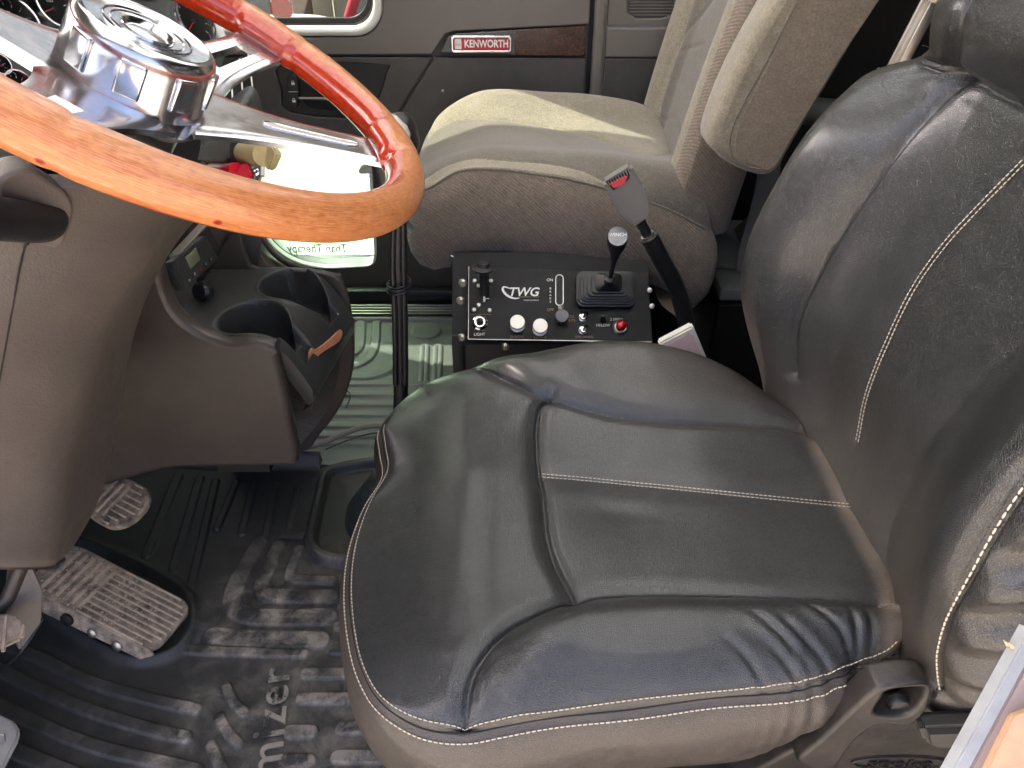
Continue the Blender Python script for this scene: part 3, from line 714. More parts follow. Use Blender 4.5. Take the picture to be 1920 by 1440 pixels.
# ================================================================== STEERING WHEEL
CW = Vector((-.279, .632, .917)); nW = Vector((.52183, .05173, .85148)).normalized()
uW = Vector((0, 1, 0)).cross(nW).normalized(); vW = nW.cross(uW)
def wp(u, v, h=0): return CW + uW * u + vW * v + nW * h
HU = -.014
def wa(r_, ang, h=0): return wp(r_ * math.cos(R(ang)), r_ * math.sin(R(ang)), h)
MW = frame(CW, uW, vW)
wheel = thing('steering_wheel', 'wooden steering wheel with four polished metal spokes and a chrome hub', 'steering wheel', tuple(CW))
RW = .215; SPK = [24, 80, -93, -155]
nA, nB = 360, 28; V = []; F = []; arc = []; arr = []; wear = []
for i in range(nA):
    A = 2 * math.pi * i / nA; deg = math.degrees(A)
    prox = 0; edge_ = 0
    for s_ in SPK:
        dd = abs((deg - s_ + 180) % 360 - 180); prox = max(prox, float(sstep(9.5, 7.0, dd)))
        edge_ = max(edge_, math.exp(-((dd - 9.5) / 1.2) ** 2))
    for j in range(nB):
        B = 2 * math.pi * j / nB; cb, sb = math.cos(B), math.sin(B)   # cb>0 outside, sb>0 up
        rr = .0176 * (1 - .06 * edge_)
        ro = rr * cb * (1 if cb > 0 else 1 + .28 * prox); hh = rr * 1.02 * sb
        rad = Vector((math.cos(A), math.sin(A)))
        V.append(wp(rad.x * (RW + ro), rad.y * (RW + ro), hh)); arc.append(A * RW * 10); arr.append(B)
        wv = float(sstep(-.35, .25, sb * .55 + cb * .85 + .15 * math.sin(A * 7) + .1 * math.sin(A * 17 + 1)))
        wear.append(wv * (1 - .75 * prox * (cb < -.2) * (sb < .75)))
for i in range(nA):
    for j in range(nB):
        i2, j2 = (i + 1) % nA, (j + 1) % nB; F.append((i * nB + j, i2 * nB + j, i2 * nB + j2, i * nB + j2))
o = mk('rim', V, F, M_wood, wheel); attr(o.data, 'arc', arc); attr(o.data, 'around', arr); attr(o.data, 'wear', wear)
# spokes
def spoke(ang, slot):
    r0, r1 = .045, RW - .012
    def M_(s, q):      # s 0..1 along, q -1..1 across -> 3D, dished
        r_ = r0 + (r1 - r0) * s; wdt = .034 * (1 - s) ** 3 + .0215 + .004 * s
        h = -.036 + .027 * s ** 1.3
        a_ = R(ang); du, dv = math.cos(a_), math.sin(a_)
        return wp(du * r_ - dv * q * wdt + HU * (1 - s), dv * r_ + du * q * wdt, h)
    n = 28; nq = 12; V = []; F = []
    def isslot(s, q): return slot and .42 < s < .86 and abs(q) < .30
    idx = {}
    for i in range(n + 1):
        for j in range(nq + 1):
            s, q = i / n, -1 + 2 * j / nq
            edge = abs(q) > .9
            p = M_(s, q); idx[i, j, 0] = len(V); V.append(p + nW * (.0035 if not edge else .0015))
            idx[i, j, 1] = len(V); V.append(p - nW * (.0045 if not edge else .003))
    solid = lambda i, j: 0 <= i < n and 0 <= j < nq and not isslot((i + .5) / n, -1 + 2 * (j + .5) / nq)
    for i in range(n):
        for j in range(nq):
            if not solid(i, j): continue
            F.append((idx[i, j, 0], idx[i + 1, j, 0], idx[i + 1, j + 1, 0], idx[i, j + 1, 0]))
            F.append((idx[i, j, 1], idx[i, j + 1, 1], idx[i + 1, j + 1, 1], idx[i + 1, j, 1]))
            for (di, dj, e) in ((-1, 0, ((i, j), (i, j + 1))), (1, 0, ((i + 1, j + 1), (i + 1, j))), (0, -1, ((i + 1, j), (i, j))), (0, 1, ((i, j + 1), (i + 1, j + 1)))):
                if not solid(i + di, j + dj):
                    (a, b) = e; F.append((idx[(*a, 0)], idx[(*b, 0)], idx[(*b, 1)], idx[(*a, 1)]))
    o = mk('spoke', V, F, M_chrome, wheel)
    bm = bmesh.new(); bm.from_mesh(o.data); bmesh.ops.recalc_face_normals(bm, faces=bm.faces); bm.to_mesh(o.data); bm.free(); sharp(o.data, 40)
    if not slot:
        g = []; nn = 14
        for sgn in (1, -1):
            for i in range(nn + 1):
                s = .36 + .50 * (i / nn if sgn > 0 else 1 - i / nn); g.append(M_(s, sgn * .17 * (1 if 0 < i < nn else .6)) + nW * .0039)
        mk('spoke_inlay', g, [tuple(range(len(g)))], M_worn, o, smooth=False)
        tube('inlay_edge', g, .0009, M_chrome, o, 6, closed=True)
for a_, sl_ in zip(SPK, (False, True, True, False)): spoke(a_, sl_)
hub = [(.0, -.060), (.050, -.060), (.064, -.050), (.070, -.044), (.066, -.040), (.0615, -.036), (.0600, -.030), (.0590, -.005), (.0585, .004), (.0565, .009), (.0535, .0115), (.0515, .0118), (.0500, .0128), (.0480, .0118), (.036, .0105), (.0350, .0118), (.0338, .0105),
       (.0300, .0102), (.0292, .0114), (.0284, .0102), (.0215, .0095), (.0207, .0112), (.0196, .0095), (.017, .0075), (.012, .0088), (.006, .0096), (0, .0098)]
lathe('hub', [(a * .93, b) for a, b in hub], MW @ Matrix.Translation((HU, 0, 0)), M_chrome, wheel, 96, 28)
for i in range(7):
    a_ = -118 + i * 42
    m = frame(wa(.0548, a_, -.012) + uW * HU, nW.cross(wa(1, a_) - CW), nW)
    box('hub_pad', (.019, .028, .006), m, M_chrome, wheel, bevel=.0022, seg=3)
# ================================================================== STEERING COLUMN
colm = thing('steering_column', 'taupe plastic steering column shroud reaching down towards the pedals', 'steering column', (-.45, .6, .6))
lathe('column_collar', [(.046, -.058), (.044, -.085), (.042, -.112)], MW @ Matrix.Translation((HU, 0, 0)), M_black, colm, 40)
rowsS = [  # (far px,y-depth) (mid) (fold) (left)
 [(415, 330, .80), (395, 350, .74), (335, 352, .64), (160, 352, .54), (-260, 352, .44)],
 [(378, 395, .79), (350, 400, .73), (300, 410, .63), (120, 412, .53), (-260, 412, .44)],
 [(330, 452, .78), (305, 470, .70), (272, 478, .61), (100, 480, .52), (-260, 480, .44)],
 [(285, 530, .775), (262, 540, .69), (232, 545, .60), (80, 546, .51), (-260, 550, .43)],
 [(252, 620, .77), (225, 622, .68), (190, 625, .585), (40, 626, .50), (-260, 626, .42)],
 [(232, 720, .76), (198, 720, .67), (158, 722, .56), (20, 722, .49), (-260, 722, .42)],
 [(215, 820, .74), (178, 822, .65), (130, 825, .545), (10, 825, .48), (-260, 825, .41)],
 [(198, 900, .72), (160, 905, .62), (116, 915, .525), (0, 920, .47), (-260, 915, .40)],
 [(165, 975, .68), (140, 985, .60), (108, 1000, .51), (0, 1005, .455), (-260, 1000, .39)],
 [(118, 1040, .63), (108, 1052, .57), (95, 1061, .50), (0, 1062, .445), (-260, 1062, .38)],
]
grid = []
for rw in rowsS:
    L = [aY(a, b, y) for a, b, y in rw]
    back = L[0] + Vector((-.05, .012, -.0)); back2 = L[0] + Vector((-.30, .0, 0))
    L = [back2, back] + L
    grid.append(L)
# close underneath
grid.append([p + Vector((-.03, .012, -.004)) for p in grid[-1]]); grid.append([p + Vector((-.25, .05, .05)) for p in grid[-1]])
def surf(name, grid, mat, parent, nu=6, nv=6, **k):
    G = [catmull(r_, nu) for r_ in grid]; G = list(zip(*[catmull(list(c__), nv) for c__ in zip(*G)]))
    n, m = len(G), len(G[0]); V = [p for r_ in G for p in r_]
    F = [(i * m + j, i * m + j + 1, (i + 1) * m + j + 1, (i + 1) * m + j) for i in range(n - 1) for j in range(m - 1)]
    o = mk(name, V, F, mat, parent, **k)
    return o
surf('shroud', grid, M_taupe, colm)
# seam line and escutcheon of the stalk on the near side
fn_pts = lambda a, b: aY(a, b, np.interp(a, [-260, 0, 120, 300], [.42, .475, .515, .60]))
sp = []
def cast(ob):
    dg = bpy.context.evaluated_depsgraph_get(); dg.update(); e = ob.evaluated_get(dg)
    M = ob.matrix_world.copy(); q = Vector((0, 0, 0)); p = ob
    while p is not None: q += p.location; p = p.parent
    def f(px, py, lift=.0):
        r = ray(px, py).normalized(); ok, loc, nr, _ = e.ray_cast(O - q, r)
        if not ok: return None, None
        if nr.dot(r) > 0: nr = -nr
        return loc + q + nr * lift, nr
    return f
shroud = [c for c in bpy.data.objects if c.name == 'shroud'][0]
cs = cast(shroud)
def on_s(pts, lift): return [x for x in (cs(a, b, lift)[0] for a, b in pts) if x is not None]
tube('shroud_joint', on_s([(98, 316), (94, 330), (86, 345), (60, 440), (46, 466), (30, 540), (12, 640), (-6, 740), (-20, 830)], .0002), .0008, M_dark, colm, 6, smooth_n=8)
q0, qn = cs(70, 385); esc = sm2([(12, 328), (55, 318), (90, 338), (125, 362), (138, 385), (138, 410), (128, 440), (118, 460), (100, 468), (60, 455), (20, 440), (0, 400), (-4, 350)], 3)
Me = frame(q0 + qn * .004, Vector((1, 0, 0)) - qn * qn.x, qn.cross(Vector((1, 0, 0))))
plate('stalk_boot_plate', [to2(Me, [aP(a, b, q0 + qn * .004, qn) for a, b in esc])], Me, .02, M_taupe, colm, bevel=.003, label='grey plastic surround where the stalk comes out')
pb = cs(92, 398, .0)[0]
tube('stalk', [pb - qn * .012 + Vector((.0, .0, .0)), pb + qn * .012 + (aT(0, 402, pb.y / ray(92, 398).y) - pb) * .30, aT(-60, 404, pb.y / ray(92, 398).y * .86), aT(-220, 404, pb.y / ray(92, 398).y * .74)], lambda t: .0140 + .002 * t, M_black, colm, 24, smooth_n=8)
# ================================================================== PASSENGER DOOR
YD = 1.87
MD = frame((0, YD, 0), (1, 0, 0), (0, 0, 1))      # x = X, y = Z, z towards -Y (into the cab)
D = lambda pts, off=0.: [tuple((aY(a, b, YD - off).x, aY(a, b, YD - off).z)) for a, b in pts]
def MDo(off): return Matrix.Translation((0, -off, 0)) @ MD
door = thing('passenger_door', 'taupe passenger door with red badge, burl wood strip, window and low peep window', 'door', (-.2, YD, 0))
xR = aY(1104, 60, YD).x; zW = aY(600, 47, YD).z
win = rrect(.80, .52, .055, 8, cx=-.345 - .40, cy=zW + .26)
win = [(x, z) for x, z in win]
xw1 = aY(698, 10, YD).x; win = rrect(.80, .80, .06, 8, cx=xw1 - .40, cy=zW + .40)
pz = D([(690, 272), (706, 498)]); px0 = aY(492, 300, YD).x
peep = D([(470, 268), (560, 270), (650, 270), (686, 272), (693, 282), (697, 350), (703, 440), (704, 482), (694, 498), (660, 501), (610, 503), (572, 497), (540, 484), (514, 464), (496, 440), (484, 410), (476, 370), (468, 320)])
peepi = sm2(peep, 4)
zs = aY(1000, 105, YD).z     # split between upper and lower panel
diag = D([(838, 62), (812, 102), (745, 215), (735, 260)])
# solid door slab with both openings
plate('door_shell', [[(-1.15, -.02), (xR, -.02), (xR, 1.59), (-1.15, 1.59)], win, peepi], MDo(-.012), .05, M_door_lo, door, bevel=0)
up = [(-1.15, zs + .002)] + D([(810, 101)]) + D([(835, 63), (850, 58), (1104, 45)]) + [(xR, 1.59), (-1.15, 1.59)]
plate('upper_panel', [up, [(x * 1., z) for x, z in rrect(.85, .85, .07, 8, cx=xw1 - .40, cy=zW + .40)]], MDo(.006), .018, M_door_hi, door, bevel=.003)
plate('window_trim', [rrect(.846, .846, .068, 8, cx=xw1 - .40, cy=zW + .40), rrect(.806, .806, .055, 8, cx=xw1 - .40, cy=zW + .40)], MDo(.010), .05, M_cream, door, bevel=.010)
plate('window_seal', [rrect(.806, .806, .055, 8, cx=xw1 - .40, cy=zW + .40), rrect(.775, .775, .05, 8, cx=xw1 - .40, cy=zW + .40)], MDo(-.018), .012, M_black, door, bevel=.003)
plate('window_pane', [rrect(.80, .80, .05, 8, cx=xw1 - .40, cy=zW + .40)], MDo(-.026), .004, M_cglass, door)
low = [(diag[1][0] + .004, zs - .002)] + [(x, z) for x, z in D([(1097, 108)])] + [(xR - .006, -.02), (diag[3][0] + .003, -.02), (diag[3][0] + .006, diag[3][1]), (diag[2][0] + .004, diag[2][1])]
plate('lower_panel', [low], MDo(.004), .014, M_door_lo, door, bevel=.003)
lf = [(-1.15, zs - .002), (diag[1][0] - .003, zs - .002), (diag[2][0] - .003, diag[2][1]), (diag[3][0] - .004, diag[3][1]), (diag[3][0] - .004, -.02), (-1.15, -.02)]
rec = D([(532, 118), (715, 120), (725, 135), (708, 190), (690, 222), (545, 210), (528, 170)])
recs = sm2(rec, 3)
plate('armrest_panel', [lf, [(x, z) for x, z in peepi], recs], MDo(.004), .014, M_door_lo, door, bevel=.002)
plate('handle_recess', [recs], MDo(-.006), .02, M_black, door, bevel=.002)
hrec = sm2(D([(560, 135), (640, 135), (655, 150), (650, 205), (575, 200), (560, 165)]), 3)
plate('handle_cup', [hrec], MDo(-.0035), .006, M_dark, door, bevel=.002)
tube('door_handle', [aY(a, b, YD - .004) for a, b in ((560, 184), (610, 185), (650, 190))], .0035, M_alu, door, 10, smooth_n=4)
sw = sm2(D([(541, 142), (548, 136), (556, 140), (560, 160), (560, 195), (552, 200), (545, 190), (540, 165)]), 3)
ls = plate('lock_switch', [sw], MDo(.010), .014, M_black, door, bevel=.002)
for (cx_, cy_) in ((549, 155), (551, 188)):
    c_ = aY(cx_, cy_, YD - .0105); s_ = .0040
    mk('padlock_symbol', *tube_data([c_ + Vector((s_ * .7 * math.cos(t), 0, .001 + s_ * .9 * math.sin(t))) for t in np.linspace(0, math.pi, 9)], .0006, 5), M_white, ls)
    box('padlock_symbol', (.0075, .0012, .0055), c_ + Vector((0, 0, -.0022)), M_white, ls, bevel=0)
tube('switch_divider', [aY(541, 172, YD - .011), aY(560, 172, YD - .011)], .0006, M_white, ls, 5)
# trim strip and badge
plate('wood_strip', [D([(825, 98), (842, 66), (856, 61), (1097, 47), (1097, 104), (960, 103)])], MDo(.009), .012, M_burl, door, bevel=.002)
plate('badge_plinth', [D([(826, 97), (842, 66), (858, 61), (964, 57), (966, 101)])], MDo(.0115), .012, M_dash, door, bevel=.002)
bl = D([(846, 64), (960, 65)]); bw_ = bl[1][0] - bl[0][0]; bc = D([(903, 80)])[0]; bh = D([(903, 64)])[0][1] - D([(903, 97)])[0][1]
bdg = plate('badge_frame', [rrect(bw_, bh, .008, 5, *bc), rrect(bw_ - .012, bh - .012, .005, 5, *bc)], MDo(.0185), .007, M_chrome, door, bevel=.002)
plate('badge_field', [rrect(bw_ - .011, bh - .011, .005, 5, *bc)], MDo(.0135), .002, M_red, door)
text('badge_lettering', 'KENWORTH', MDo(.0145) @ Matrix.Translation((bc[0] + .0115, bc[1], 0)), .0225, M_white, door, ext=.0006, bold=.0006, sx=.80)
plate('badge_emblem', [rrect(.0155, bh - .016, .002, 3, bc[0] - bw_ / 2 + .0165, bc[1])], MDo(.0145), .001, M_white, door)
text('badge_emblem', 'KW', MDo(.0150) @ Matrix.Translation((bc[0] - bw_ / 2 + .0165, bc[1] - .002, 0)), .0075, M_red, door, ext=.0003)
box('door_screw', (.006, .003, .006), aY(830, 170, YD - .007), M_alu, door, bevel=.001)
# peep window
plate('peep_seal', [peepi, [(x * .985 + -.37 * .015, z * .965 + .27 * .035) for x, z in peepi]], MDo(.006), .02, M_cream, door, bevel=.004)
plate('peep_pane', [[(x, z) for x, z in peepi]], MDo(-.02), .004, M_glass, door)
k = N('sunshine_film'); k.t.nodes.remove(k.b)
tl = k.n('ShaderNodeBsdfTranslucent'); tl.inputs[0].default_value = (.93, .95, .88, 1); tr = k.n('ShaderNodeBsdfTransparent'); tr.inputs[0].default_value = (.95, 1, .93, 1)
mx = k.n('ShaderNodeMixShader'); mx.inputs[0].default_value = .55; k.l(tr.outputs[0], mx.inputs[1]); k.l(tl.outputs[0], mx.inputs[2])
k.l(mx.outputs[0], k.t.nodes['Material Output'].inputs[0]); M_film = k.m
fz = aY(600, 479, YD + .02).z
filmp = [(x, max(z, fz)) for x, z in peepi]
plate('window_sticker', [filmp], MDo(-.0265), .0006, M_film, door, label='white see-through sticker filling most of the low window, read from behind')
M_ghost = flat('faded_green_print', (.06, .15, .05), .7)
def mirror(px, py, off): p = aY(px, py, YD + .0262); m = MDo(0).copy(); m.translation = Vector((p.x, p.y - .0022, p.z)); return m
text('sticker_lettering', 'Than Therapy', mirror(595, 466, 0), .037, M_ghost, door, ext=.0002, bold=.0006, sx=-.80)
text('sticker_lettering', 'DAGGER', mirror(668, 463, 0), .0105, M_dash, door, ext=.0002, sx=-1.0)
text('sticker_lettering', 'DAGGER', mirror(517, 447, 0), .010, M_ghost, door, ext=.0002, sx=-1.0)
text('sticker_lettering', '8 678', mirror(668, 476, 0), .009, M_ghost, door, ext=.0002, sx=-1.0)
# pillar and side panel behind the door
pil = thing('side_panel', 'taupe cab side panel with speaker grille behind the passenger door', 'wall panel', (.3, YD, 0))
xq = aY(1134, 60, YD).x
plate('pillar', [[(xR + .010, -.02), (xq, -.02), (xq, 1.59), (xR + .010, 1.59)]], MDo(.022), .03, M_door_hi, pil, bevel=.008)
box('door_gap', (.03, .01, 1.3), (xR + .006, YD + .02, .62), M_dark, pil, bevel=0)
zc1, zc2 = aY(1200, 47, YD).z, aY(1200, 105, YD).z
spk = D([(1175, -60), (1270, -60), (1262, 25), (1240, 33), (1190, 33), (1175, 22)])
plate('side_upper', [[(xq + .002, zc1), (.50, zc1), (.50, 1.59), (xq + .002, 1.59)], spk], MDo(.012), .02, M_door_hi, pil, bevel=.003)
plate('speaker_grille', [spk], MDo(.004), .01, M_door_lo, pil, bevel=.001)
for i in range(9):
    zz = aY(1200, 28 - i * 6, YD - .006).z
    tube('grille_bar', [Vector((aY(1180, 20, YD).x, YD - .006, zz)), Vector((aY(1262, 20, YD).x, YD - .006, zz))], .0012, M_door_hi, pil, 5)
plate('side_middle', [[(xq + .002, zc2), (.50, zc2), (.50, zc1 - .002), (xq + .002, zc1 - .002)]], MDo(.018), .03, M_door_hi, pil, bevel=.005)
plate('side_lower', [[(xq + .002, -.02), (.50, -.02), (.50, zc2 - .002), (xq + .002, zc2 - .002)]], MDo(.012), .03, M_door_lo, pil, bevel=.004)
# ================================================================== BEHIND THE SEATS
sh = thing('cargo_shelf', 'grey storage ledge behind the seats with a metal corner plate', 'shelf', (.75, 1.3, 0))
box('shelf_edge', (.70, .35, .03), (.78, 1.52, .30), plastic('shelf_grey', (.12, .125, .115), .6), sh, bevel=.006)
quadbox('corner_plate', [aY(1245, 490, 1.42), aY(1405, 500, 1.42), aY(1370, 440, 1.52), aY(1335, 425, 1.55)], .01, plastic('shelf_grey2', (.14, .145, .13), .6), sh, bevel=.001)
quadbox('corner_plate', [aY(1405, 500, 1.42), aY(1470, 500, 1.38), aY(1470, 340, 1.5), aY(1375, 430, 1.52)], .01, plastic('shelf_brown', (.09, .078, .06), .7), sh, bevel=.001)
box('shelf_front', (.70, .02, .27), (.78, 1.345, .145), M_dark, sh, bevel=0)
tube('grey_tube', [Vector((.45, 1.78, aY(1500, 232, 1.6).z)), Vector((1.15, 1.5, aY(1500, 232, 1.6).z))], .030, plastic('tube_grey', (.09, .10, .092), .5), sh, 24)
st = thing('belt_strap', 'grey seat belt strap hanging behind the folded armrest', 'seat belt', (.5, 1.4, .5))
def strap(name, P, wd, mat, par, wv=(0, 0, 1), th=.0022):
    P = catmull(P, 8); V = []; F = []
    for i, p in enumerate(P):
        t = (P[min(i + 1, len(P) - 1)] - P[max(i - 1, 0)]).normalized(); s = Vector(wv); s = (s - t * s.dot(t)).normalized(); n = t.cross(s)
        for a, b in ((-.5, -.5), (.5, -.5), (.5, .5), (-.5, .5)): V.append(p + s * wd * a + n * th * b)
    for i in range(len(P) - 1):
        for k_ in range(4): l = (k_ + 1) % 4; F.append((i * 4 + k_, i * 4 + l, i * 4 + 4 + l, i * 4 + 4 + k_))
    o = mk(name, V, F, mat, par); sharp(o.data, 40); return o
M_web = plastic('belt_webbing', (.10, .10, .09), .7)
strap('webbing', [aY(1445, 270, 1.45), aY(1440, 330, 1.45), aY(1425, 400, 1.44), aY(1405, 470, 1.42), aY(1400, 510, 1.40)], .045, M_web, st, (1, 0, 0))
rl = thing('seat_slider_rail', 'bare metal folding rail standing behind the driver seat', 'rail', (.6, 1.0, .8))
A_, B_ = aY(1668, 150, 1.02), aY(1745, 2, 1.02)
ax = (B_ - A_).normalized(); mr = frame((A_ + B_) / 2, ax, (0, -1, .3))
for i, (o_, w_2, h_2) in enumerate(((-.011, .006, .012), (.011, .006, .012), (0, .020, .004))):
    mm = mr @ Matrix.Translation((0, 0, 0)) ; box('rail_bar', ((B_ - A_).length * 1.12, .006 if i < 2 else .020, .012 if i < 2 else .004), mm @ Matrix.Translation((0, 0, 0)) @ Matrix.Translation((0, (-.013, .013, 0)[i], 0)), M_worn, rl, bevel=.001)
box('rail_foot', (.034, .036, .022), frame(aY(1655, 160, 1.02), ax, (0, -1, .3)), M_worn, rl, bevel=.002)
box('rail_head', (.03, .036, .02), frame(aY(1756, -22, 1.02), ax, (0, -1, .3)), M_worn, rl, bevel=.002)
# ================================================================== WINCH CONSOLE
wc = thing('winch_console', 'black winch control box with toggles, silver pull knobs and red lamp between the seats', 'control box', (0, 1.2, 0))
PW = Vector((0, 1.15, .31)); nP = Vector((0, -1, 1.05)).normalized(); MP = frame(PW, (1, 0, 0), Vector((0, 1.05, 1)))
nP = Vector((MP[0][2], MP[1][2], MP[2][2]))
W_ = lambda px, py, h=0.: aP(px, py, PW + nP * h, nP)
def w2(pts, h=0.): return [tuple((MP.inverted() @ W_(a, b, h))[:2]) for a, b in pts]
def MPo(px, py, h=0.): m = MP.copy(); m.translation = W_(px, py, h); return m
plate('face_panel', [w2([(877, 499), (1215, 512), (1224, 640), (876, 636)])], MP, .004, M_panel, wc, bevel=.0012)
p_ = w2([(877, 499), (1215, 512), (1224, 640), (876, 636)])
tube('panel_edge', [W_(878, 636, .0005), W_(1222, 641, .0005)], .0012, M_alu, wc, 6)
tube('panel_edge', [W_(878, 636, .0005), W_(879, 500, .0005)], .0008, M_alu, wc, 6)
# housing
x0, x1 = W_(845, 640).x, W_(1224, 640).x
box('housing', (x1 - x0, .20, .30), ((x0 + x1) / 2, 1.265, .145), M_dark, wc, bevel=.003)
quadbox('housing_top', [Vector((x0, 1.165, .293)), Vector((x1, 1.165, .293)), Vector((x1, 1.29, .425)), Vector((x0, 1.29, .425))], .02, M_panel, wc, bevel=.002)
tube('housing_edge', [aY(845, 480, 1.285), aY(880, 486, 1.285), aY(1150, 515, 1.285)], .0016, M_alu, wc, 6)
box('bracket', (.020, .01, .33), (x0 + .012, 1.160, .155), M_dark, wc, bevel=.002)
def screw(px, py, h=.003, r_=.0058, name='screw', mat=None):
    m = MPo(px, py, 0); lathe(name, [(r_, 0), (r_, h * .5), (r_ * .7, h), (0, h)], m, mat or M_alu, wc, 10)
for (a, b) in ((890, 527), (921, 527), (897, 536), (898, 572), (889, 581), (918, 582)): screw(a, b, .003, .0045)
for (a, b, y) in ((864, 563, 1.155), (947, 649, 1.155), (868, 530, 1.155), (866, 632, 1.155)):
    lathe('bolt', [(.008, 0), (.008, .003), (.005, .006), (0, .006)], frame(aY(a, b, y), (1, 0, 0), (0, 0, 1)), M_worn, wc, 8)
for (a, b) in ((1218, 545), (1222, 575)): lathe('bolt', [(.005, 0), (.005, .004), (0, .005)], MPo(a, b), M_alu, wc, 10)
# brake handle top left
lv = [W_(909, 552, .004), W_(908, 530, .022), W_(907, 505, .055)]
tube('brake_lever', lv, .0085, M_black, wc, 14, smooth_n=5)
lathe('brake_lever_cap', [(.0, 0), (.019, .001), (.021, .005), (.012, .008), (.010, .014), (0, .016)], frame(W_(907, 506, .055), (1, 0, 0), (0, 1, 0)), M_black, wc, 24)
tube('lever_pin', [W_(908, 545, .006), W_(908, 566, .006)], .0022, M_white, wc, 6)
tube('lever_pin', [W_(906, 560, .006), W_(917, 560, .006)], .0009, M_alu, wc, 6)
tube('panel_line', [W_(880, 589, .0005), W_(921, 590, .0005)], .0005, M_dimprint, wc, 4)
# lamp bezel, knobs
m = MPo(900, 605); lathe('lamp_bezel', [(.0145, 0), (.0145, .003), (.012, .005), (.010, .007), (.0075, .007), (.007, .002), (0, .002)], m, M_chrome, wc, 28)
lathe('lamp_lens', [(.0065, .002), (.006, .006), (.003, .008), (0, .0085)], m, M_dark, wc, 20)
for (a, b) in ((970, 611), (1012, 618)):
    lathe('pull_knob', [(.013, 0), (.0135, .002), (.0135, .006), (.0065, .008), (.006, .020), (.0128, .022), (.0137, .024), (.0137, .028), (.0130, .029), (0, .0292)], MPo(a, b), M_alu, wc, 32)
# brake slot and round grey knob
lathe('slot_frame', [(0, 0), (.001, 0)], MPo(1049, 540), M_panel, wc, 6)
sl1, sl2 = w2([(1049, 522), (1049, 566)]); sw_ = .0062
def stad(a, b, r_, n=8): return [(a[0] + r_ * math.cos(t), a[1] + r_ * math.sin(t)) for t in np.linspace(0, math.pi, n)] + [(b[0] + r_ * math.cos(t), b[1] + r_ * math.sin(t)) for t in np.linspace(math.pi, 2 * math.pi, n)]
I0 = MP.inverted() @ PW
plate('slot_rim', [stad(sl1, sl2, sw_ + .0016), stad(sl1, sl2, sw_)], Matrix.Translation(nP * .001) @ MP, .002, M_alu, wc)
plate('slot', [stad(sl1, sl2, sw_)], Matrix.Translation(nP * .0006) @ MP, .0003, M_dark, wc)
tube('slot_lever', [W_(1051, 575, 0), W_(1053, 590, .012)], .005, M_worn, wc, 12)
lathe('slot_knob', [(.011, 0), (.0125, .002), (.0125, .014), (.0115, .016), (0, .0165)], MPo(1053, 596, .008), plastic('grey_knob', (.13, .13, .14), .5), wc, 32)
# winch lever with bellows
bm = MPo(1134, 547)
levels = [(.110, .068, 0), (.110, .068, .012), (.104, .062, .0125), (.104, .062, .017), (.096, .056, .0175), (.096, .056, .021), (.086, .050, .0215), (.086, .050, .025), (.074, .044, .0255), (.074, .044, .029), (.060, .037, .0295), (.060, .037, .034), (.046, .032, .0345), (.046, .032, .040), (.020, .02, .046), (.018, .018, .050)]
V = []; F = []
for (a, b, h) in levels:
    for (x, y) in rrect(a, b, min(a, b) * .2, 4): V.append(bm @ Vector((x, y, h * 1.5)))
nr_ = 20
for i in range(len(levels) - 1):
    for j in range(nr_): l = (j + 1) % nr_; F.append((i * nr_ + j, i * nr_ + l, (i + 1) * nr_ + l, (i + 1) * nr_ + j))
F.append(tuple((len(levels) - 1) * nr_ + j for j in range(nr_)))
o = mk('lever_bellows', V, F, M_black, wc); sharp(o.data, 30)
top_ = bm @ Vector((0, 0, .073)); kz = aY(1152, 485, top_.y - .012); kt = aY(1157, 452, top_.y - .016)
tube('winch_lever', [top_, top_.lerp(kz, .5), kz], .0045, M_black, wc, 12)
lathe('lever_collar', [(.010, -.002), (.011, .002), (.007, .006), (0, .006)], frame(top_, (1, 0, 0), (0, 1, .2)), M_black, wc, 20)
ax = (kt - kz).normalized(); L_ = (kt - kz).length; mk_ = frame(kz, Vector((1, 0, 0)) - ax * ax.x, ax.cross(Vector((1, 0, 0))))
lathe('winch_knob', [(.0055, -.004), (.006, 0), (.010, L_ * .35), (.0155, L_ * .75), (.0175, L_), (.0170, L_ + .006), (.0150, L_ + .009), (0, L_ + .0095)], mk_, M_black, wc, 36)
M_cap = chromemat('dull_cap', (.22, .22, .22), .3)
rr_ = ray(1157, 452).normalized(); capn = (ax * .30 - rr_ * .95).normalized(); pc_ = kt + ax * .006
mc_ = frame(pc_ + capn * .0125, Vector((1, 0, 0)) - capn * capn.x, capn.cross(Vector((1, 0, 0))))
lathe('knob_cap', [(.0172, -.012), (.0172, -.003), (.0160, 0), (0, .0006)], mc_, M_cap, wc, 36)
text('knob_lettering', 'WINCH', mc_ @ Matrix.Translation((0, .002, .0012)), .0085, M_white, wc, ext=.0003, bold=.0001)
# toggles
for (a, b, dx_) in ((1093, 596, 1), (1093, 620, 1)):
    lathe('toggle_nut', [(.0085, 0), (.0085, .003), (.006, .004), (.005, .009), (0, .009)], MPo(a, b), M_chrome, wc, 8)
    tube('toggle', [W_(a, b, .006), W_(a + 7, b - 8, .020)], lambda t: .0022 + .0014 * t, M_chrome, wc, 10)
tube('hi_low_toggle', [W_(1131, 602, 0), W_(1130, 592, .022)], lambda t: .0058 - .003 * t, M_black, wc, 14)
m = MPo(1163, 614); lathe('lamp_ring', [(.0145, 0), (.0145, .003), (.011, .006), (0, .006)], m, M_alu, wc, 24)
lathe('red_lamp', [(.0095, .005), (.0098, .016), (.008, .020), (.004, .0225), (0, .023)], m, M_redlamp, wc, 24)
def wt(s, px, py, size, mat=M_white, name='panel_lettering', **k_): return text(name, s, MPo(px, py, .0004), size, mat, wc, ext=.0002, **k_)
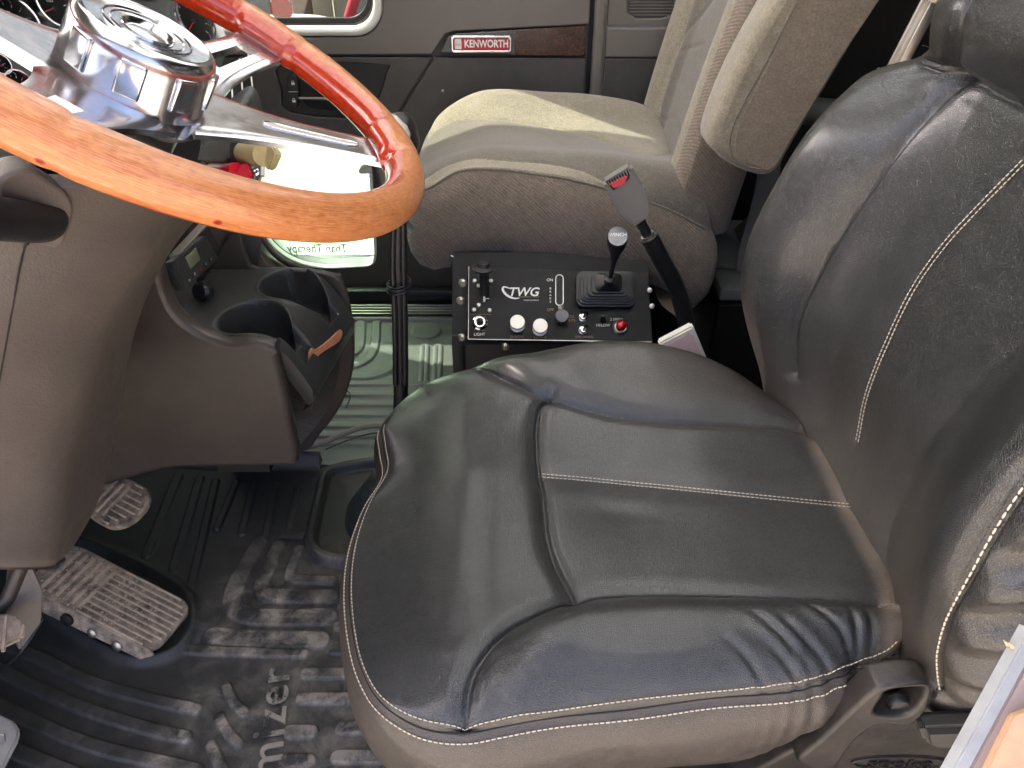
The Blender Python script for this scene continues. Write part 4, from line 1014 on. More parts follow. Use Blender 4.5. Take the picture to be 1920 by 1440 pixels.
wt('TWG', 981, 548, .0235, bold=.0004, shear=.25, sx=1.02)
wt('TOTAL WINCH GROUP', 992, 557, .0035, M_dimprint); wt('WINCH COMPANY', 996, 563, .0033)
wt('ON', 1031, 525, .0075); wt('OFF', 1032, 581, .0075, M_dimprint)
for i, ch in enumerate('BRAKE'): wt(ch, 1032, 541 + i * 6.2, .0058, M_white)
wt('IN - - WINCH - - OUT', 1129, 578, .0076); wt('HI/LOW', 1131, 610, .0072); wt('2 SPEED', 1156, 599, .0068)
wt('P-T-O', 899, 618, .0072, M_dimprint); wt('LIGHT', 899, 627, .0075, M_white); wt('D-SIGN', 969, 632, .0072, M_dimprint); wt('HORNS', 1013, 633, .0068, M_dimprint); wt('DECK', 1068, 594, .0065, M_dimprint); wt('LIGHTS', 1068, 601, .0065, M_dimprint); wt('5TH WHEEL', 1096, 632, .0065, M_dimprint)
sw1 = catmull([W_(a, b, .0005) for a, b in ((957, 541), (945, 538), (943, 544), (950, 553), (962, 559), (974, 559))], 8)
V = []; F = []
for i, p in enumerate(sw1):
    t = i / (len(sw1) - 1); wd = .0004 + .0018 * math.sin(math.pi * min(1, t * 1.0)) ** .7
    tt = (sw1[min(i + 1, len(sw1) - 1)] - sw1[max(i - 1, 0)]).normalized(); s_ = tt.cross(nP); V += [p + s_ * wd, p - s_ * wd]
for i in range(len(sw1) - 1): F.append((i * 2, i * 2 + 1, i * 2 + 3, i * 2 + 2))
mk('panel_swoosh', V, F, M_white, wc, smooth=False)
# ================================================================== BELT BUCKLE
bk = thing('seat_belt_buckle', 'grey seat belt buckle with red release button on a black stalk', 'buckle', tuple(aY(1180, 370, 1.12)))
yb_ = 1.12; c4 = [aY(1130, 345, yb_), aY(1162, 408, yb_ + .0), aY(1190, 428, yb_), aY(1222, 405, yb_), aY(1208, 350, yb_), aY(1184, 312, yb_)]
quadbox('buckle_body', c4[::-1] if (c4[2] - c4[0]).cross(c4[3] - c4[1]).y > 0 else c4, .026, plastic('buckle_grey', (.17, .16, .145), .45), bk, bevel=.005)
ba = [aY(1137, 342, yb_ - .001), aY(1150, 358, yb_ - .0015), aY(1180, 336, yb_ - .0015), aY(1182, 318, yb_ - .001)]
quadbox('buckle_mouth', ba, .004, M_dark, bk, bevel=.0008)
quadbox('red_button', [aY(1143, 345, yb_ - .004), aY(1152, 354, yb_ - .004), aY(1170, 346, yb_ - .004), aY(1178, 330, yb_ - .004), aY(1172, 330, yb_ - .003), aY(1160, 336, yb_ - .003)], .004, M_red, bk, bevel=.0012)
for i in range(9):
    t = i / 8; p = aY(1140 + 38 * t, 341 - 23 * t, yb_ - .0035); q_ = aY(1144 + 37 * t, 347 - 22 * t, yb_ - .0035); tube('buckle_tooth', [p, q_], .0007, M_alu, bk, 5)
tube('buckle_stalk', [aY(1202, 418, yb_ + .010), aY(1216, 445, yb_ + .012)], .0085, M_black, bk, 14)
tube('stalk_clip', [aY(1213, 440, yb_ + .012), aY(1218, 448, yb_ + .012)], .0115, M_alu, bk, 14)
tube('stalk_sleeve', [aY(1216, 443, yb_ + .012), aY(1242, 490, yb_ + .02), aY(1268, 540, yb_ + .03), aY(1285, 600, yb_ + .03), aY(1290, 660, yb_ + .03)], .0150, M_black, bk, 18, smooth_n=8)
# card case beside the cushion
cd = thing('card_case', 'small pale pink plastic case tucked between the cushion and the gap', 'case', tuple(aY(1300, 640, .98)))
yc_ = .98
quadbox('case_body', [aY(1235, 645, yc_), aY(1300, 720, yc_), aY(1333, 690, yc_), aY(1300, 611, yc_ + .01)], .018, flat('case_white', (.62, .60, .56), .5), cd, bevel=.003)
quadbox('case_insert', [aY(1252, 648, yc_ - .0015), aY(1295, 705, yc_ - .0015), aY(1322, 682, yc_ - .0015), aY(1297, 622, yc_ + .0085)], .001, flat('case_pink', (.55, .40, .42), .4), cd, bevel=.0)
# ================================================================== FLOOR MATS
def heightmat(name, x0, x1, y0, y1, step, hfun, mat, parent, keep=None, zoff=0.):
    nx, ny = int((x1 - x0) / step), int((y1 - y0) / step)
    gx, gy = np.meshgrid(np.linspace(x0, x1, nx), np.linspace(y0, y1, ny)); H_, rib, dirt = hfun(gx, gy)
    V = np.stack([gx, gy, H_ + zoff], 2).reshape(-1, 3); i = np.arange(nx * ny).reshape(ny, nx)
    F = np.stack([i[:-1, :-1], i[:-1, 1:], i[1:, 1:], i[1:, :-1]], 2).reshape(-1, 4)
    if keep is not None: F = F[keep(gx, gy).ravel()[F].all(1)]
    o = mk(name, V.tolist(), F.tolist(), mat, parent); attr(o.data, 'rib', rib.ravel()); attr(o.data, 'dirt', dirt.ravel()); return o
def inpoly(X, Y, poly):
    c = np.zeros(X.shape, bool)
    for (ax_, ay_), (bx_, by_) in zip(poly, poly[1:] + poly[:1]):
        m = (ay_ > Y) != (by_ > Y); xi = (bx_ - ax_) * (Y - ay_) / (by_ - ay_ + 1e-12) + ax_; c ^= m & (X < xi)
    return c
G0 = lambda pts, z=.004: [(aZ(a, b, z).x, aZ(a, b, z).y) for a, b in pts]
G1 = lambda pts, n=6, z=.004: [(p.x, p.y) for p in catmull([aZ(a, b, z) for a, b in pts], n)]
GC = lambda pts, n=6, z=.004: [(p.x, p.y) for p in catmull([aZ(a, b, z) for a, b in pts], n, True)]
mat_ = thing('driver_floor_mat', 'black ribbed rubber driver mat with raised lettering and pale dust on its ribs', 'floor mat', (-.5, .8, 0))
notch = GC([(602, 930), (590, 980), (585, 1020), (605, 1046), (650, 1056), (760, 1060), (900, 900), (760, 870), (625, 885)], 4)
pedhole = GC([(60, 1108), (120, 1165), (190, 1212), (260, 1238), (330, 1220), (362, 1175), (358, 1125), (320, 1090), (240, 1050), (120, 1010), (40, 1040)], 5)
ribs = [([(335, 895), (275, 1040)], .0085), ([(375, 897), (325, 1068)], .0080), ([(404, 903), (358, 1102)], .0070), ([(443, 905), (407, 990)], .0060),
        ([(478, 905), (453, 1000)], .0060), ([(517, 908), (498, 1006)], .0060), ([(558, 917), (543, 995)], .0060),
        ([(486, 1020), (446, 1090), (436, 1130), (455, 1150), (500, 1158), (614, 1156)], .0155), ([(522, 1025), (497, 1080), (492, 1108), (515, 1117), (620, 1118)], .0130),
        ([(560, 1030), (545, 1070), (550, 1085), (622, 1088)], .0080), ([(400, 1192), (470, 1198), (600, 1200)], .0150), ([(352, 1218), (430, 1222), (570, 1226)], .0075),
        ([(650, 1100), (760, 1100)], .006), ([(640, 1138), (760, 1138)], .006), ([(632, 1174), (760, 1174)], .007), ([(626, 1218), (760, 1218)], .008),
        ([(575, 1263), (760, 1262)], .009), ([(567, 1310), (760, 1309)], .009), ([(643, 1365), (820, 1364)], .0095), ([(633, 1419), (820, 1418)], .0095),
        ([(545, 1372), (583, 1372)], .010), ([(538, 1428), (578, 1428)], .0105),
        ([(-40, 1186), (60, 1228), (170, 1278), (280, 1310), (368, 1330)], .0085), ([(-60, 1222), (60, 1286), (170, 1332), (280, 1366), (348, 1382)], .0088),
        ([(-60, 1292), (60, 1352), (170, 1396), (280, 1424), (368, 1444)], .0092), ([(-60, 1372), (60, 1420), (170, 1462), (280, 1490)], .0096),
        ([(425, 1288), (437, 1315), (458, 1335)], .0068), ([(411, 1345), (428, 1375), (446, 1394)], .0075), ([(396, 1398), (408, 1425), (420, 1445)], .0072), ([(452, 1342), (456, 1346)], .0)]
def hmat(X, Y):
    H_ = np.zeros(X.shape); rb = np.zeros(X.shape)
    for pts, wdt in ribs:
        if wdt <= 0: continue
        poly = G1(pts, 6) if len(pts) > 2 else G0(pts)
        d, _ = segdist(X, Y, poly); s = sstep(wdt + .0014, wdt - .0006, d)
        H_ = np.maximum(H_, .0056 * s); rb = np.maximum(rb, s)
    # channels next to the arcs
    dn, _ = segdist(X, Y, notch + notch[:1]); inn = inpoly(X, Y, notch)
    H_ = np.where(inn, -.012, H_); H_ = np.maximum(H_, .020 * sstep(.014, .004, dn))
    dp, _ = segdist(X, Y, pedhole + pedhole[:1]); inp = inpoly(X, Y, pedhole)
    H_ = np.where(inp, -.010 + .0016 * (np.sin(X * 900) > 0) , H_); H_ = np.maximum(H_, .013 * np.exp(-(dp / .010) ** 2))
    edge = sstep(1.135, 1.165, Y); H_ = np.maximum(H_, .028 * edge * (X < -.40))
    H_ = H_ + .035 * sstep(-.60, -1.0, X) * sstep(.9, 1.1, Y)
    cxp, cyp = aZ(540, 1180, 0).x, aZ(540, 1180, 0).y
    dirt = np.exp(-(((X - cxp) / .30) ** 2 + ((Y - cyp + .12) / .34) ** 2)) * sstep(1.03, .85, Y) * (.25 + .75 * sstep(-.60, -.44, X))
    return H_, rb, dirt
heightmat('mat_sheet', -1.08, -.02, .36, 1.165, .0016, hmat, M_mat, mat_, zoff=.002)
box('mat_tab', (.045, .018, .004), frame(aZ(548, 1003, .007), Vector(aZ(560, 1004, .007)) - Vector(aZ(530, 1002, .007)), (0, 1, 0)), M_mat, mat_, bevel=.0015)
# raised lettering running away from the door
tA, tB = aZ(535, 1500, .006), aZ(555, 1250, .006); td = (tB - tA).normalized()
cend = aZ(519, 1253, .006)
mt = frame(cend, td, Vector((0, 0, 1)).cross(td))
o = text('mat_lettering', 'Maximizer', mt, .068, M_mat, mat_, ext=.0016, bold=.0005, spacing=1.12, align='RIGHT'); attr(o.data, 'rib', [1.6] * len(o.data.vertices)); attr(o.data, 'dirt', [1.9] * len(o.data.vertices))
pm = thing('passenger_floor_mat', 'ribbed rubber passenger mat coloured grey green for light from the low window', 'floor mat', (-.35, 1.5, 0))
pr = [([(676, 610), (671, 655), (640, 668), (560, 668)], .0135), ([(706, 608), (700, 660), (676, 684), (640, 690), (560, 690)], .011), ([(746, 610), (742, 680), (700, 706), (640, 707), (560, 708)], .011)]
def hpm(X, Y):
    H_ = np.zeros(X.shape); rb = np.zeros(X.shape)
    for py_ in (722, 741, 760, 779, 800, 818, 835):
        poly = G0([(520, py_), (900, py_)]); d, _ = segdist(X, Y, poly); s = sstep(.0095, .0075, d); H_ = np.maximum(H_, .005 * s * (Y < 1.50))
    for pts, wd in pr:
        d, _ = segdist(X, Y, G1(pts)); s = sstep(wd + .0015, wd - .0005, d); H_ = np.where(Y > 1.36, np.maximum(H_, .005 * s), H_)
    for pts in ([(600, 905), (612, 870), (590, 855), (520, 850)], [(640, 905), (655, 865), (640, 848), (520, 832)], [(690, 905), (700, 860)]):
        d, _ = segdist(X, Y, G1(pts)); s = sstep(.0095, .0075, d); H_ = np.where(Y < 1.21, .005 * s, H_)
    ex, ey = aZ(800, 626, 0).x, aZ(800, 626, 0).y
    e = np.sqrt(((X - ex) / .036) ** 2 + ((Y - ey) / .036) ** 2); H_ = np.where(e < 1.25, .006 * sstep(1.12, 1.02, e), H_)
    for px_ in (797, 822):
        a_ = G0([(px_, 652), (px_ - 4, 760)]); d, _ = segdist(X, Y, a_); H_ = np.where((d < .02) & (X > -.24), np.maximum(H_, .005 * sstep(.006, .004, np.abs(d - .006))), H_)
    H_ = np.maximum(H_, .010 * sstep(.012, .004, np.abs(Y - 1.730)))
    return H_, H_ * 0 + .3, H_ * 0 + .5
heightmat('mat_sheet', -.80, -.02, 1.150, 1.735, .002, hpm, M_pmat, pm, zoff=.006)
sp_ = thing('sill_plate', 'ribbed aluminium sill plate under the passenger door', 'sill plate', (-.3, 1.79, 0))
box('plate_base', (.75, .10, .01), (-.40, 1.800, -.003), M_door_lo, sp_, bevel=.001)
for i in range(4): box('plate_rib', (.75 if i < 4 else .5, .0065, .007), (-.40 - .03 * (i == 3), 1.765 + i * .0155, .006), M_alu, sp_, bevel=.0015)
box('door_lower_seal', (.95, .03, .05), (-.40, 1.842, .02), M_black, sp_, bevel=.01)
tr_ = thing('floor_channel', 'black ribbed floor well beside the gear lever boot', 'floor well', (-.3, 1.05, 0))
for i in range(11): box('well_rib', (.0045, .20, .010), (aZ(605 + i * 7.5, 980, 0).x, 1.05, -.004), M_black, tr_, bevel=.001)
box('well_strip', (.022, .20, .008), frame(aZ(648, 990, -.004), (.995, -.05, 0), (.05, 1, 0)), M_dash, tr_, bevel=.002)
# trailing grey cable on the mats
cb = thing('cable', 'thin grey hose lying over the passenger mat beneath the seat front', 'cable', (-.3, 1.2, .03))
tube('hose', [aZ(560, 838, .03), aZ(600, 832, .03), aZ(640, 815, .035), aZ(680, 801, .04), aZ(720, 797, .04), aZ(770, 800, .03)], .0062, plastic('hose_grey', (.16, .14, .12), .6), cb, 10, smooth_n=8)
tube('wire', [aZ(610, 843, .012), aZ(650, 826, .012), aZ(700, 812, .012), aZ(740, 816, .012)], .0015, M_black, cb, 6, smooth_n=8)
tube('wire', [aZ(648, 765, .012), aZ(657, 745, .02), aZ(654, 735, .02), aZ(640, 730, .02)], .0016, M_black, cb, 6, smooth_n=8)
# ================================================================== GEAR LEVER
gl = thing('gear_lever', 'tall black gear lever strapped with cable ties between the wheel and seats', 'gear lever', (-.18, 1.05, 0))
YG = 1.05
tube('lever_shaft', [aY(748, 405, YG), aY(748, 500, YG), aY(750, 600, YG), aY(752, 720, YG), aY(745, 850, YG)], .0125, M_black, gl, 18, smooth_n=4)
tube('air_line', [aY(739, 412, YG - .01), aY(737, 500, YG - .01), aY(741, 600, YG - .012), aY(742, 720, YG - .012)], .0052, M_black, gl, 10, smooth_n=6)
tube('air_line', [aY(756, 412, YG - .012), aY(757, 500, YG - .013), aY(759, 600, YG - .012), aY(760, 720, YG - .012)], .0050, M_black, gl, 10, smooth_n=6)
for i, py_ in enumerate((528, 534, 540)):
    c_ = aY(748, py_, YG); tube('cable_tie', [c_ + Vector((.0185 * math.cos(t), .0185 * math.sin(t) - .003, .003 * math.cos(t))) for t in np.linspace(0, 2 * math.pi, 24, endpoint=False)], .0017, M_black, gl, 6, closed=True)
tube('lever_neck', [aY(742, 395, YG), aY(768, 432, YG)], .008, M_dash, gl, 10)
box('shift_grip', (.052, .045, .12), frame(aY(735, 320, YG - .02), (1, 0, .1), (0, 1, 0)), M_black, gl, bevel=.014, seg=4)
box('shift_grip', (.060, .05, .06), frame(aY(744, 255, YG), (1, 0, .2), (0, 1, 0)), M_black, gl, bevel=.02, seg=4)
kc = aY(728, 243, YG - .02)
lathe('shift_knob', [(.030, -.012), (.032, -.004), (.030, .004), (.024, .012), (.014, .016), (0, .0175)], frame(kc, (1, 0, -.28), (0, 1, .25)), flat('ivory_knob', (.62, .60, .52), .15, coat=1.), gl, 40)
tube('knob_ring', [frame(kc, (1, 0, -.28), (0, 1, .25)) @ Vector((.0325 * math.cos(t), .0325 * math.sin(t), -.008)) for t in np.linspace(0, 2 * math.pi, 40, endpoint=False)], .0018, M_chrome, gl, 8, closed=True)
quadbox('range_switch', [aY(a, b, YG - .03) for a, b in ((670, 322), (672, 327), (700, 326), (712, 316), (700, 307), (690, 308))], .02, M_dash, gl, bevel=.002)
lathe('shift_boot', [(.095, 0), (.090, .02), (.070, .035), (.074, .045), (.055, .06), (.058, .07), (.04, .085), (.042, .095), (.02, .11)], Matrix.Translation((-.228, 1.01, 0)), plastic('boot_rubber', (.03, .033, .032), .45), gl, 40)
# ================================================================== CENTRE CONSOLE WITH CUP HOLDERS
con = thing('cup_console', 'brown plastic console with two cup holders in a grey rubber tray', 'console', (-.45, 1.0, .3))
YN, YF, ZT = .92, 1.16, .46
Mc = frame((0, YN, 0), (1, 0, 0), (0, 0, 1))
nf = [(150, 640), (160, 910), (230, 902), (330, 880), (530, 876), (556, 862), (553, 830), (520, 668), (508, 650), (470, 640), (420, 640), (370, 622), (332, 592), (312, 555), (296, 500), (270, 440), (150, 440)]
plate('near_wall', [sm2([tuple((aY(a, b, YN).x, aY(a, b, YN).z)) for a, b in nf], 4)], Mc, .03, M_brown, con, bevel=.010)
ff = [(440, 425), (470, 500), (540, 505), (620, 515), (648, 545), (662, 620), (662, 690), (640, 760), (600, 815), (562, 850), (430, 860), (380, 600)]
Mf = frame((0, YF, 0), (1, 0, 0), (0, 0, 1))
plate('far_wall', [sm2([tuple((aY(a, b, YF).x, aY(a, b, YF).z)) for a, b in ff], 4)], Mf, .012, M_brown, con, bevel=.004)
# pocket between the walls
pA = [aY(a, b, YN + .012) for a, b in ((512, 690), (526, 760), (538, 820), (545, 862))]
pB = [aY(a, b, YF - .004) for a, b in ((640, 640), (634, 700), (612, 770), (560, 838))]
pg = []
for p, q in zip(pA, pB):
    r_ = []
    for t in np.linspace(0, 1, 7): r_.append(p.lerp(q, t) + Vector((-.045 * math.sin(math.pi * t), 0, 0)))
    pg.append(r_)
surf('pocket_lining', pg, fabric('mesh_pocket', (.05, .036, .024), (.035, .026, .018), ribs=60), con, 3, 5)
box('console_core', (.09, .20, .18), (-.46, 1.04, .27), M_dark, con, bevel=0)
# tray
trayp = GC([(330, 640), (365, 560), (440, 524), (487, 505), (530, 497), (590, 503), (625, 515), (650, 560), (652, 640), (600, 720), (560, 700), (520, 633), (470, 640)], 5, ZT)
cupA = aZ(476, 597, ZT); cupB = aZ(548, 531, ZT)
rc = .052
xe0, xe1 = aZ(560, 640, ZT).x, aZ(600, 560, ZT).x
def tz(X, Y):
    xs = -.388 + (Y - .95) * .13       # where the front roll-over begins
    z = ZT - .105 * np.clip((X - xs) / .078, 0, 1) ** 2.1
    return z + 0 * Y
def htray(X, Y):
    z = tz(X, Y)
    for cp in (cupA, cupB):
        dx_, dy_ = X - cp.x, Y - cp.y; d = np.hypot(dx_, dy_) - rc
        ds = np.maximum(np.abs(dy_ + .006) - .021, -(dx_))         # handle slot towards the seats
        ds = np.maximum(ds, dx_ - (-.388 + (Y - .95) * .13 + .062 - cp.x))
        d = np.minimum(d, ds)
        m = sstep(.0015, -.0025, d); floor_ = np.where(np.hypot(dx_, dy_) < rc, ZT - .085, np.minimum(z - .03, ZT - .06))
        z = z * (1 - m) + np.minimum(floor_, z) * m + .0018 * np.exp(-((d - .004) / .003) ** 2)
    return z, z * 0, z * 0
heightmat('cup_tray', -.56, -.22, .935, 1.150, .0011, htray, M_tray, con, keep=lambda X, Y: (X < -.388 + (Y - .95) * .13 + .077) & (X > -.52))
xf_ = lambda y: -.388 + (y - .95) * .13 + .076
zf_ = lambda x, y: ZT - .105 * min(1, max(0, (x - (-.388 + (y - .95) * .13)) / .078)) ** 2.1
sk = [[Vector((xf_(y), y, zf_(xf_(y), y) + .001)) for y in np.linspace(.936, 1.149, 12)]]
for dx_, dz_ in ((.001, -.006), (-.004, -.030), (-.025, -.048)): sk.append([p + Vector((dx_, 0, dz_)) for p in sk[0]])
surf('tray_front', sk, M_tray, con, 1, 4)
xs_ = np.linspace(-.42, xf_(.936), 12); surf('tray_side', [[Vector((x, .936, zf_(x, .936))) for x in xs_], [Vector((x - .003, .938, zf_(x, .936) - .03)) for x in xs_], [Vector((x - .012, .945, zf_(x, .936) - .048)) for x in xs_]], M_tray, con, 1, 3)
for t_ in (0,):
    pts = []
    for a, b in ((577, 668), (583, 652), (590, 655), (612, 640), (636, 618), (640, 626), (634, 640), (612, 655), (594, 668), (590, 684), (584, 682), (580, 684)): pts.append((a, b))
    yq = 1.00
    fo = [aP(a, b, aY(585, 665, .99), Vector((1, -.55, .25)).normalized()) for a, b in pts]
    q_ = aY(585, 665, .99); nn = Vector((1, -.55, .25)).normalized(); Mq = frame(q_, Vector((0, 1, 0)) - nn * nn.y, nn.cross(Vector((0, 1, 0)) - nn * nn.y))
    plate('foam_strip', [sm2(to2(Mq, fo), 3)], Matrix.Translation(nn * .003) @ Mq, .004, M_foam, con, bevel=.001, label='torn tan foam strip stuck to the tray front')
# back of the cubby
quadbox('cubby_back', [aY(300, 500, 1.16), aY(480, 520, 1.2), aY(500, 400, 1.22), aY(300, 380, 1.18)], .01, M_brown, con, bevel=0)
quadbox('cubby_floor', [aZ(300, 640, .40), aZ(520, 560, .40), aZ(470, 490, .40), aZ(330, 500, .40)], .01, M_dark, con, bevel=0)
# heater control pad
PA, PB, PC, PD = aY(325, 491, .97), aY(350, 543, .97), aY(411, 484, 1.09), aY(386, 441, 1.09)
pad = quadbox('heater_control', [PA, PB, PC, PD], .018, plastic('pad_grey', (.035, .038, .04), .45), con, bevel=.002)
ax_ = (PC - PB).normalized(); ay_ = (PA - PB); mp = frame((PA + PB + PC + PD) / 4, ax_, ay_); wq, hq = (PC - PB).length, ay_.length
def padp(u, v, h=.0008): return mp @ Matrix.Translation(((u - .5) * wq, (v - .5) * hq, h))
box('lcd_screen', (wq * .30, hq * .42, .002), padp(.42, .67), flat('lcd_olive', (.17, .18, .11), .3), pad, bevel=.0006)
for i in range(5): box('pad_button', (wq * .09, hq * .16, .002), padp(.14 + .165 * i, .22), M_black, pad, bevel=.0006)
for i, ch in enumerate(('o', 'P', '', '<', '>')):
    if ch: text('button_symbol', ch, padp(.14 + .165 * i, .22, .0022), hq * .16, M_white, pad, ext=.0001)
box('red_key', (wq * .05, hq * .09, .001), padp(.14 + .165 * 2, .22, .0024), plastic('dull_red', (.22, .04, .04), .5), pad, bevel=0)
for i in range(3): box('maker_mark', (wq * .018, hq * .22, .0006), padp(.115 + i * .04, .70, .0006), M_white, pad, bevel=0)
lathe('cubby_socket', [(.016, 0), (.016, .012), (.012, .016), (0, .016)], frame(aY(385, 545, 1.05), (1, -.3, 0), (0, .4, 1)), M_black, con, 24)
# ================================================================== DASHBOARD
da = thing('dashboard', 'grey dashboard with round chrome-ringed gauges behind the steering wheel', 'dashboard', (-.6, 1.1, .8))
gA, gB = aT(40, 60, .97), aT(355, 50, 1.22)
hx = (gB - gA).normalized(); up0 = Vector((-.45, -.0, .9)); gn = hx.cross(up0).normalized()
if gn.dot(O - gA) < 0: gn = -gn
Mg = frame(gA, hx, gn.cross(hx))
gp = lambda px, py, h=0.: aP(px, py, gA + gn * h, gn)
g2 = lambda pts: to2(Mg, [gp(a, b) for a, b in pts])
plate('gauge_panel', [g2([(-700, -500), (-700, 330), (150, 300), (300, 240), (398, 170), (425, 100), (400, 20), (350, -160)])], Mg, .02, M_dash, da, bevel=.003)
def gauge(px, py, r_, needle, txt, ticks=11):
    m = Mg.copy(); m.translation = gp(px, py, 0)
    b = lathe('gauge_bezel', [(r_ * 1.22, 0), (r_ * 1.22, .006), (r_ * 1.12, .012), (r_ * 1.02, .012), (r_ * .92, .004), (r_ * .92, .002)], m, M_chrome, da, 48)
    f = lathe('gauge_face', [(r_ * .94, .0022), (0, .0022)], m, M_dark, b, 40)
    if r_ < .012: return
    for i in range(ticks):
        a_ = R(220 - 260 * i / (ticks - 1)); L1 = .72 if i % 2 == 0 else .78
        mm = m @ Matrix.Rotation(a_, 4, 'Z') @ Matrix.Translation((r_ * (L1 + .88) / 2, 0, .003)); box('tick', (r_ * (.88 - L1), .0008, .0004), mm, M_white, b, bevel=0)
    mm = m @ Matrix.Rotation(R(needle), 4, 'Z') @ Matrix.Translation((r_ * .33, 0, .0045)); box('needle', (r_ * .72, .0014, .001), mm, M_red, b, bevel=0)
    lathe('needle_hub', [(r_ * .10, .003), (r_ * .10, .006), (0, .006)], m, M_black, b, 16)
    if txt: text('gauge_lettering', txt, m @ Matrix.Translation((0, r_ * .42, .003)), r_ * .28, M_white, b, ext=.0001)
gauge(22, 44, .028, 140, '50'); gauge(98, 18, .026, 195, '100'); gauge(160, -22, .030, 195, '')
gauge(-8, 126, .012, 0, ''); gauge(30, 166, .018, 30, ''); gauge(105, 150, .024, 120, '100'); gauge(360, 42, .034, 215, '', 9)
gauge(245, -60, .040, 60, '60')
tube('gauge_trim', [gp(395, 28, .004), gp(408, 58, .006), gp(432, 100, .006)], .009, M_white, da, 12)
# vents and lower centre panel
vq = [aT(402, 145, 1.15), aT(402, 215, 1.12), aT(480, 168, 1.24), aT(470, 95, 1.27)]
vt = quadbox('air_vent', vq, .05, M_black, da, bevel=.004)
for i in range(4):
    t = (i + .5) / 4
    a_, b_ = vq[1].lerp(vq[2], t), vq[0].lerp(vq[3], t); n_ = (vq[2] - vq[0]).cross(vq[3] - vq[1]).normalized(); n_ = n_ if n_.dot(O - a_) > 0 else -n_
    tube('vent_vane', [a_ + n_ * .004, b_ + n_ * .004], .0016, M_alu, vt, 6)
roll = [[aT(385, 215, 1.10), aT(420, 195, 1.12), aT(465, 162, 1.17), aT(482, 170, 1.24)], [aT(385, 240, 1.06), aT(425, 222, 1.08), aT(474, 184, 1.12), aT(490, 195, 1.22)],
        [aT(370, 300, 1.05), aT(420, 300, 1.08), aT(470, 280, 1.14), aT(495, 240, 1.24)], [aT(340, 420, 1.05), aT(400, 400, 1.12), aT(440, 360, 1.18), aT(480, 330, 1.25)]]
surf('knee_roll', roll[:3], plastic('knee_grain', (.05, .052, .05), .35, 260, .0012), da, 6, 6)
vp = [aT(395, 240, 1.19), aT(395, 350, 1.16), aT(500, 350, 1.22), aT(490, 235, 1.25)]
quadbox('valve_panel', [aT(380, 230, 1.19), aT(380, 335, 1.16), aT(478, 345, 1.20), aT(497, 320, 1.215), aT(490, 235, 1.25)], .03, plastic('valve_panel_grey', (.17, .17, .15), .5), da, bevel=.004)
tube('valve_bracket', [aT(493, 240, 1.22), aT(492, 330, 1.20)], .004, M_cream, da, 8)
for (p0, p1, rr0, mt_, nm) in (((400, 283, 1.17), (452, 286, 1.11), .021, M_yel, 'yellow'), ((452, 287, 1.11), (494, 290, 1.06), .0165, M_yel, 'yellow'), ((400, 322, 1.14), (445, 322, 1.08), .013, M_red, 'red')):
    tube('valve_stem', [aT(*p0), aT(*p1)], rr0, mt_, da, 24)
tube('stem_ring', [aT(447, 287, 1.112), aT(455, 287, 1.10)], .0215, M_black, da, 24)
kn = [(497, 262), (502, 264), (516, 283), (516, 292), (506, 315), (500, 318), (494, 310), (492, 270)]
quadbox('valve_knob', [aT(a, b, 1.065 - (a - 497) * .0012) for a, b in kn][::-1], .010, M_yel, da, bevel=.002, label='square cream yellow pull knob')
kr = [(443, 318), (456, 302), (468, 312), (471, 332), (462, 345), (440, 340)]
quadbox('valve_knob', [aT(a, b, 1.07) for a, b in kr][::-1], .016, M_red, da, bevel=.003, label='red pull knob below the yellow one')
lathe('valve_screw', [(.006, 0), (.006, .003), (.003, .004), (0, .003)], frame(aT(480, 322, 1.18), (1, .1, 0), (0, .4, 1)), M_chrome, da, 16)
# dash body down to the console
dg_ = [[aT(250, 260, 1.32), aT(400, 200, 1.42), aT(520, 90, 1.65), aT(560, 60, 1.85)], [aT(250, 340, 1.30), aT(400, 300, 1.38), aT(500, 240, 1.55), aT(545, 160, 1.80)],
       [aT(300, 420, 1.25), aT(400, 400, 1.34), aT(480, 380, 1.45), aT(520, 300, 1.70)], [aT(330, 520, 1.25), aT(420, 500, 1.33), aT(500, 500, 1.42), aT(540, 400, 1.7)]]
fs = [[aT(355, 400, 1.25), aT(440, 400, 1.32), aT(484, 400, 1.40)], [aT(355, 440, 1.25), aT(450, 440, 1.33), aT(497, 445, 1.41)], [aT(360, 480, 1.27), aT(470, 470, 1.34), aT(530, 492, 1.42)], [aT(370, 530, 1.3), aT(500, 506, 1.36), aT(600, 516, 1.44)]]
surf('dash_side', fs, M_brown, da, 6, 6)
tube('dash_side_trim', [aT(484, 420, 1.395), aT(498, 455, 1.385), aT(530, 488, 1.37), aT(575, 506, 1.36), aT(640, 520, 1.35)], .006, M_brown, da, 10, smooth_n=8)
tube('panel_joint', [aT(421, 415, 1.30), aT(423, 470, 1.31), aT(426, 500, 1.31)], .0012, M_black, da, 6, smooth_n=4)
tube('panel_joint', [aT(468, 430, 1.345), aT(480, 465, 1.33), aT(500, 495, 1.33)], .0012, M_black, da, 6, smooth_n=4)
quadbox('trim_strip', [aT(395, 395, 1.10), aT(315, 480, 1.10), aT(322, 492, 1.10), aT(403, 404, 1.10)], .006, M_worn, da, bevel=.001)
quadbox('dash_top', [Vector((-1.6, .1, .98)), Vector((-.58, .1, .98)), Vector((-.58, 1.85, .98)), Vector((-1.6, 1.85, .98))], .06, M_black, da, bevel=.01)  # out of view; slab lengthened to block sun from the driver's floor
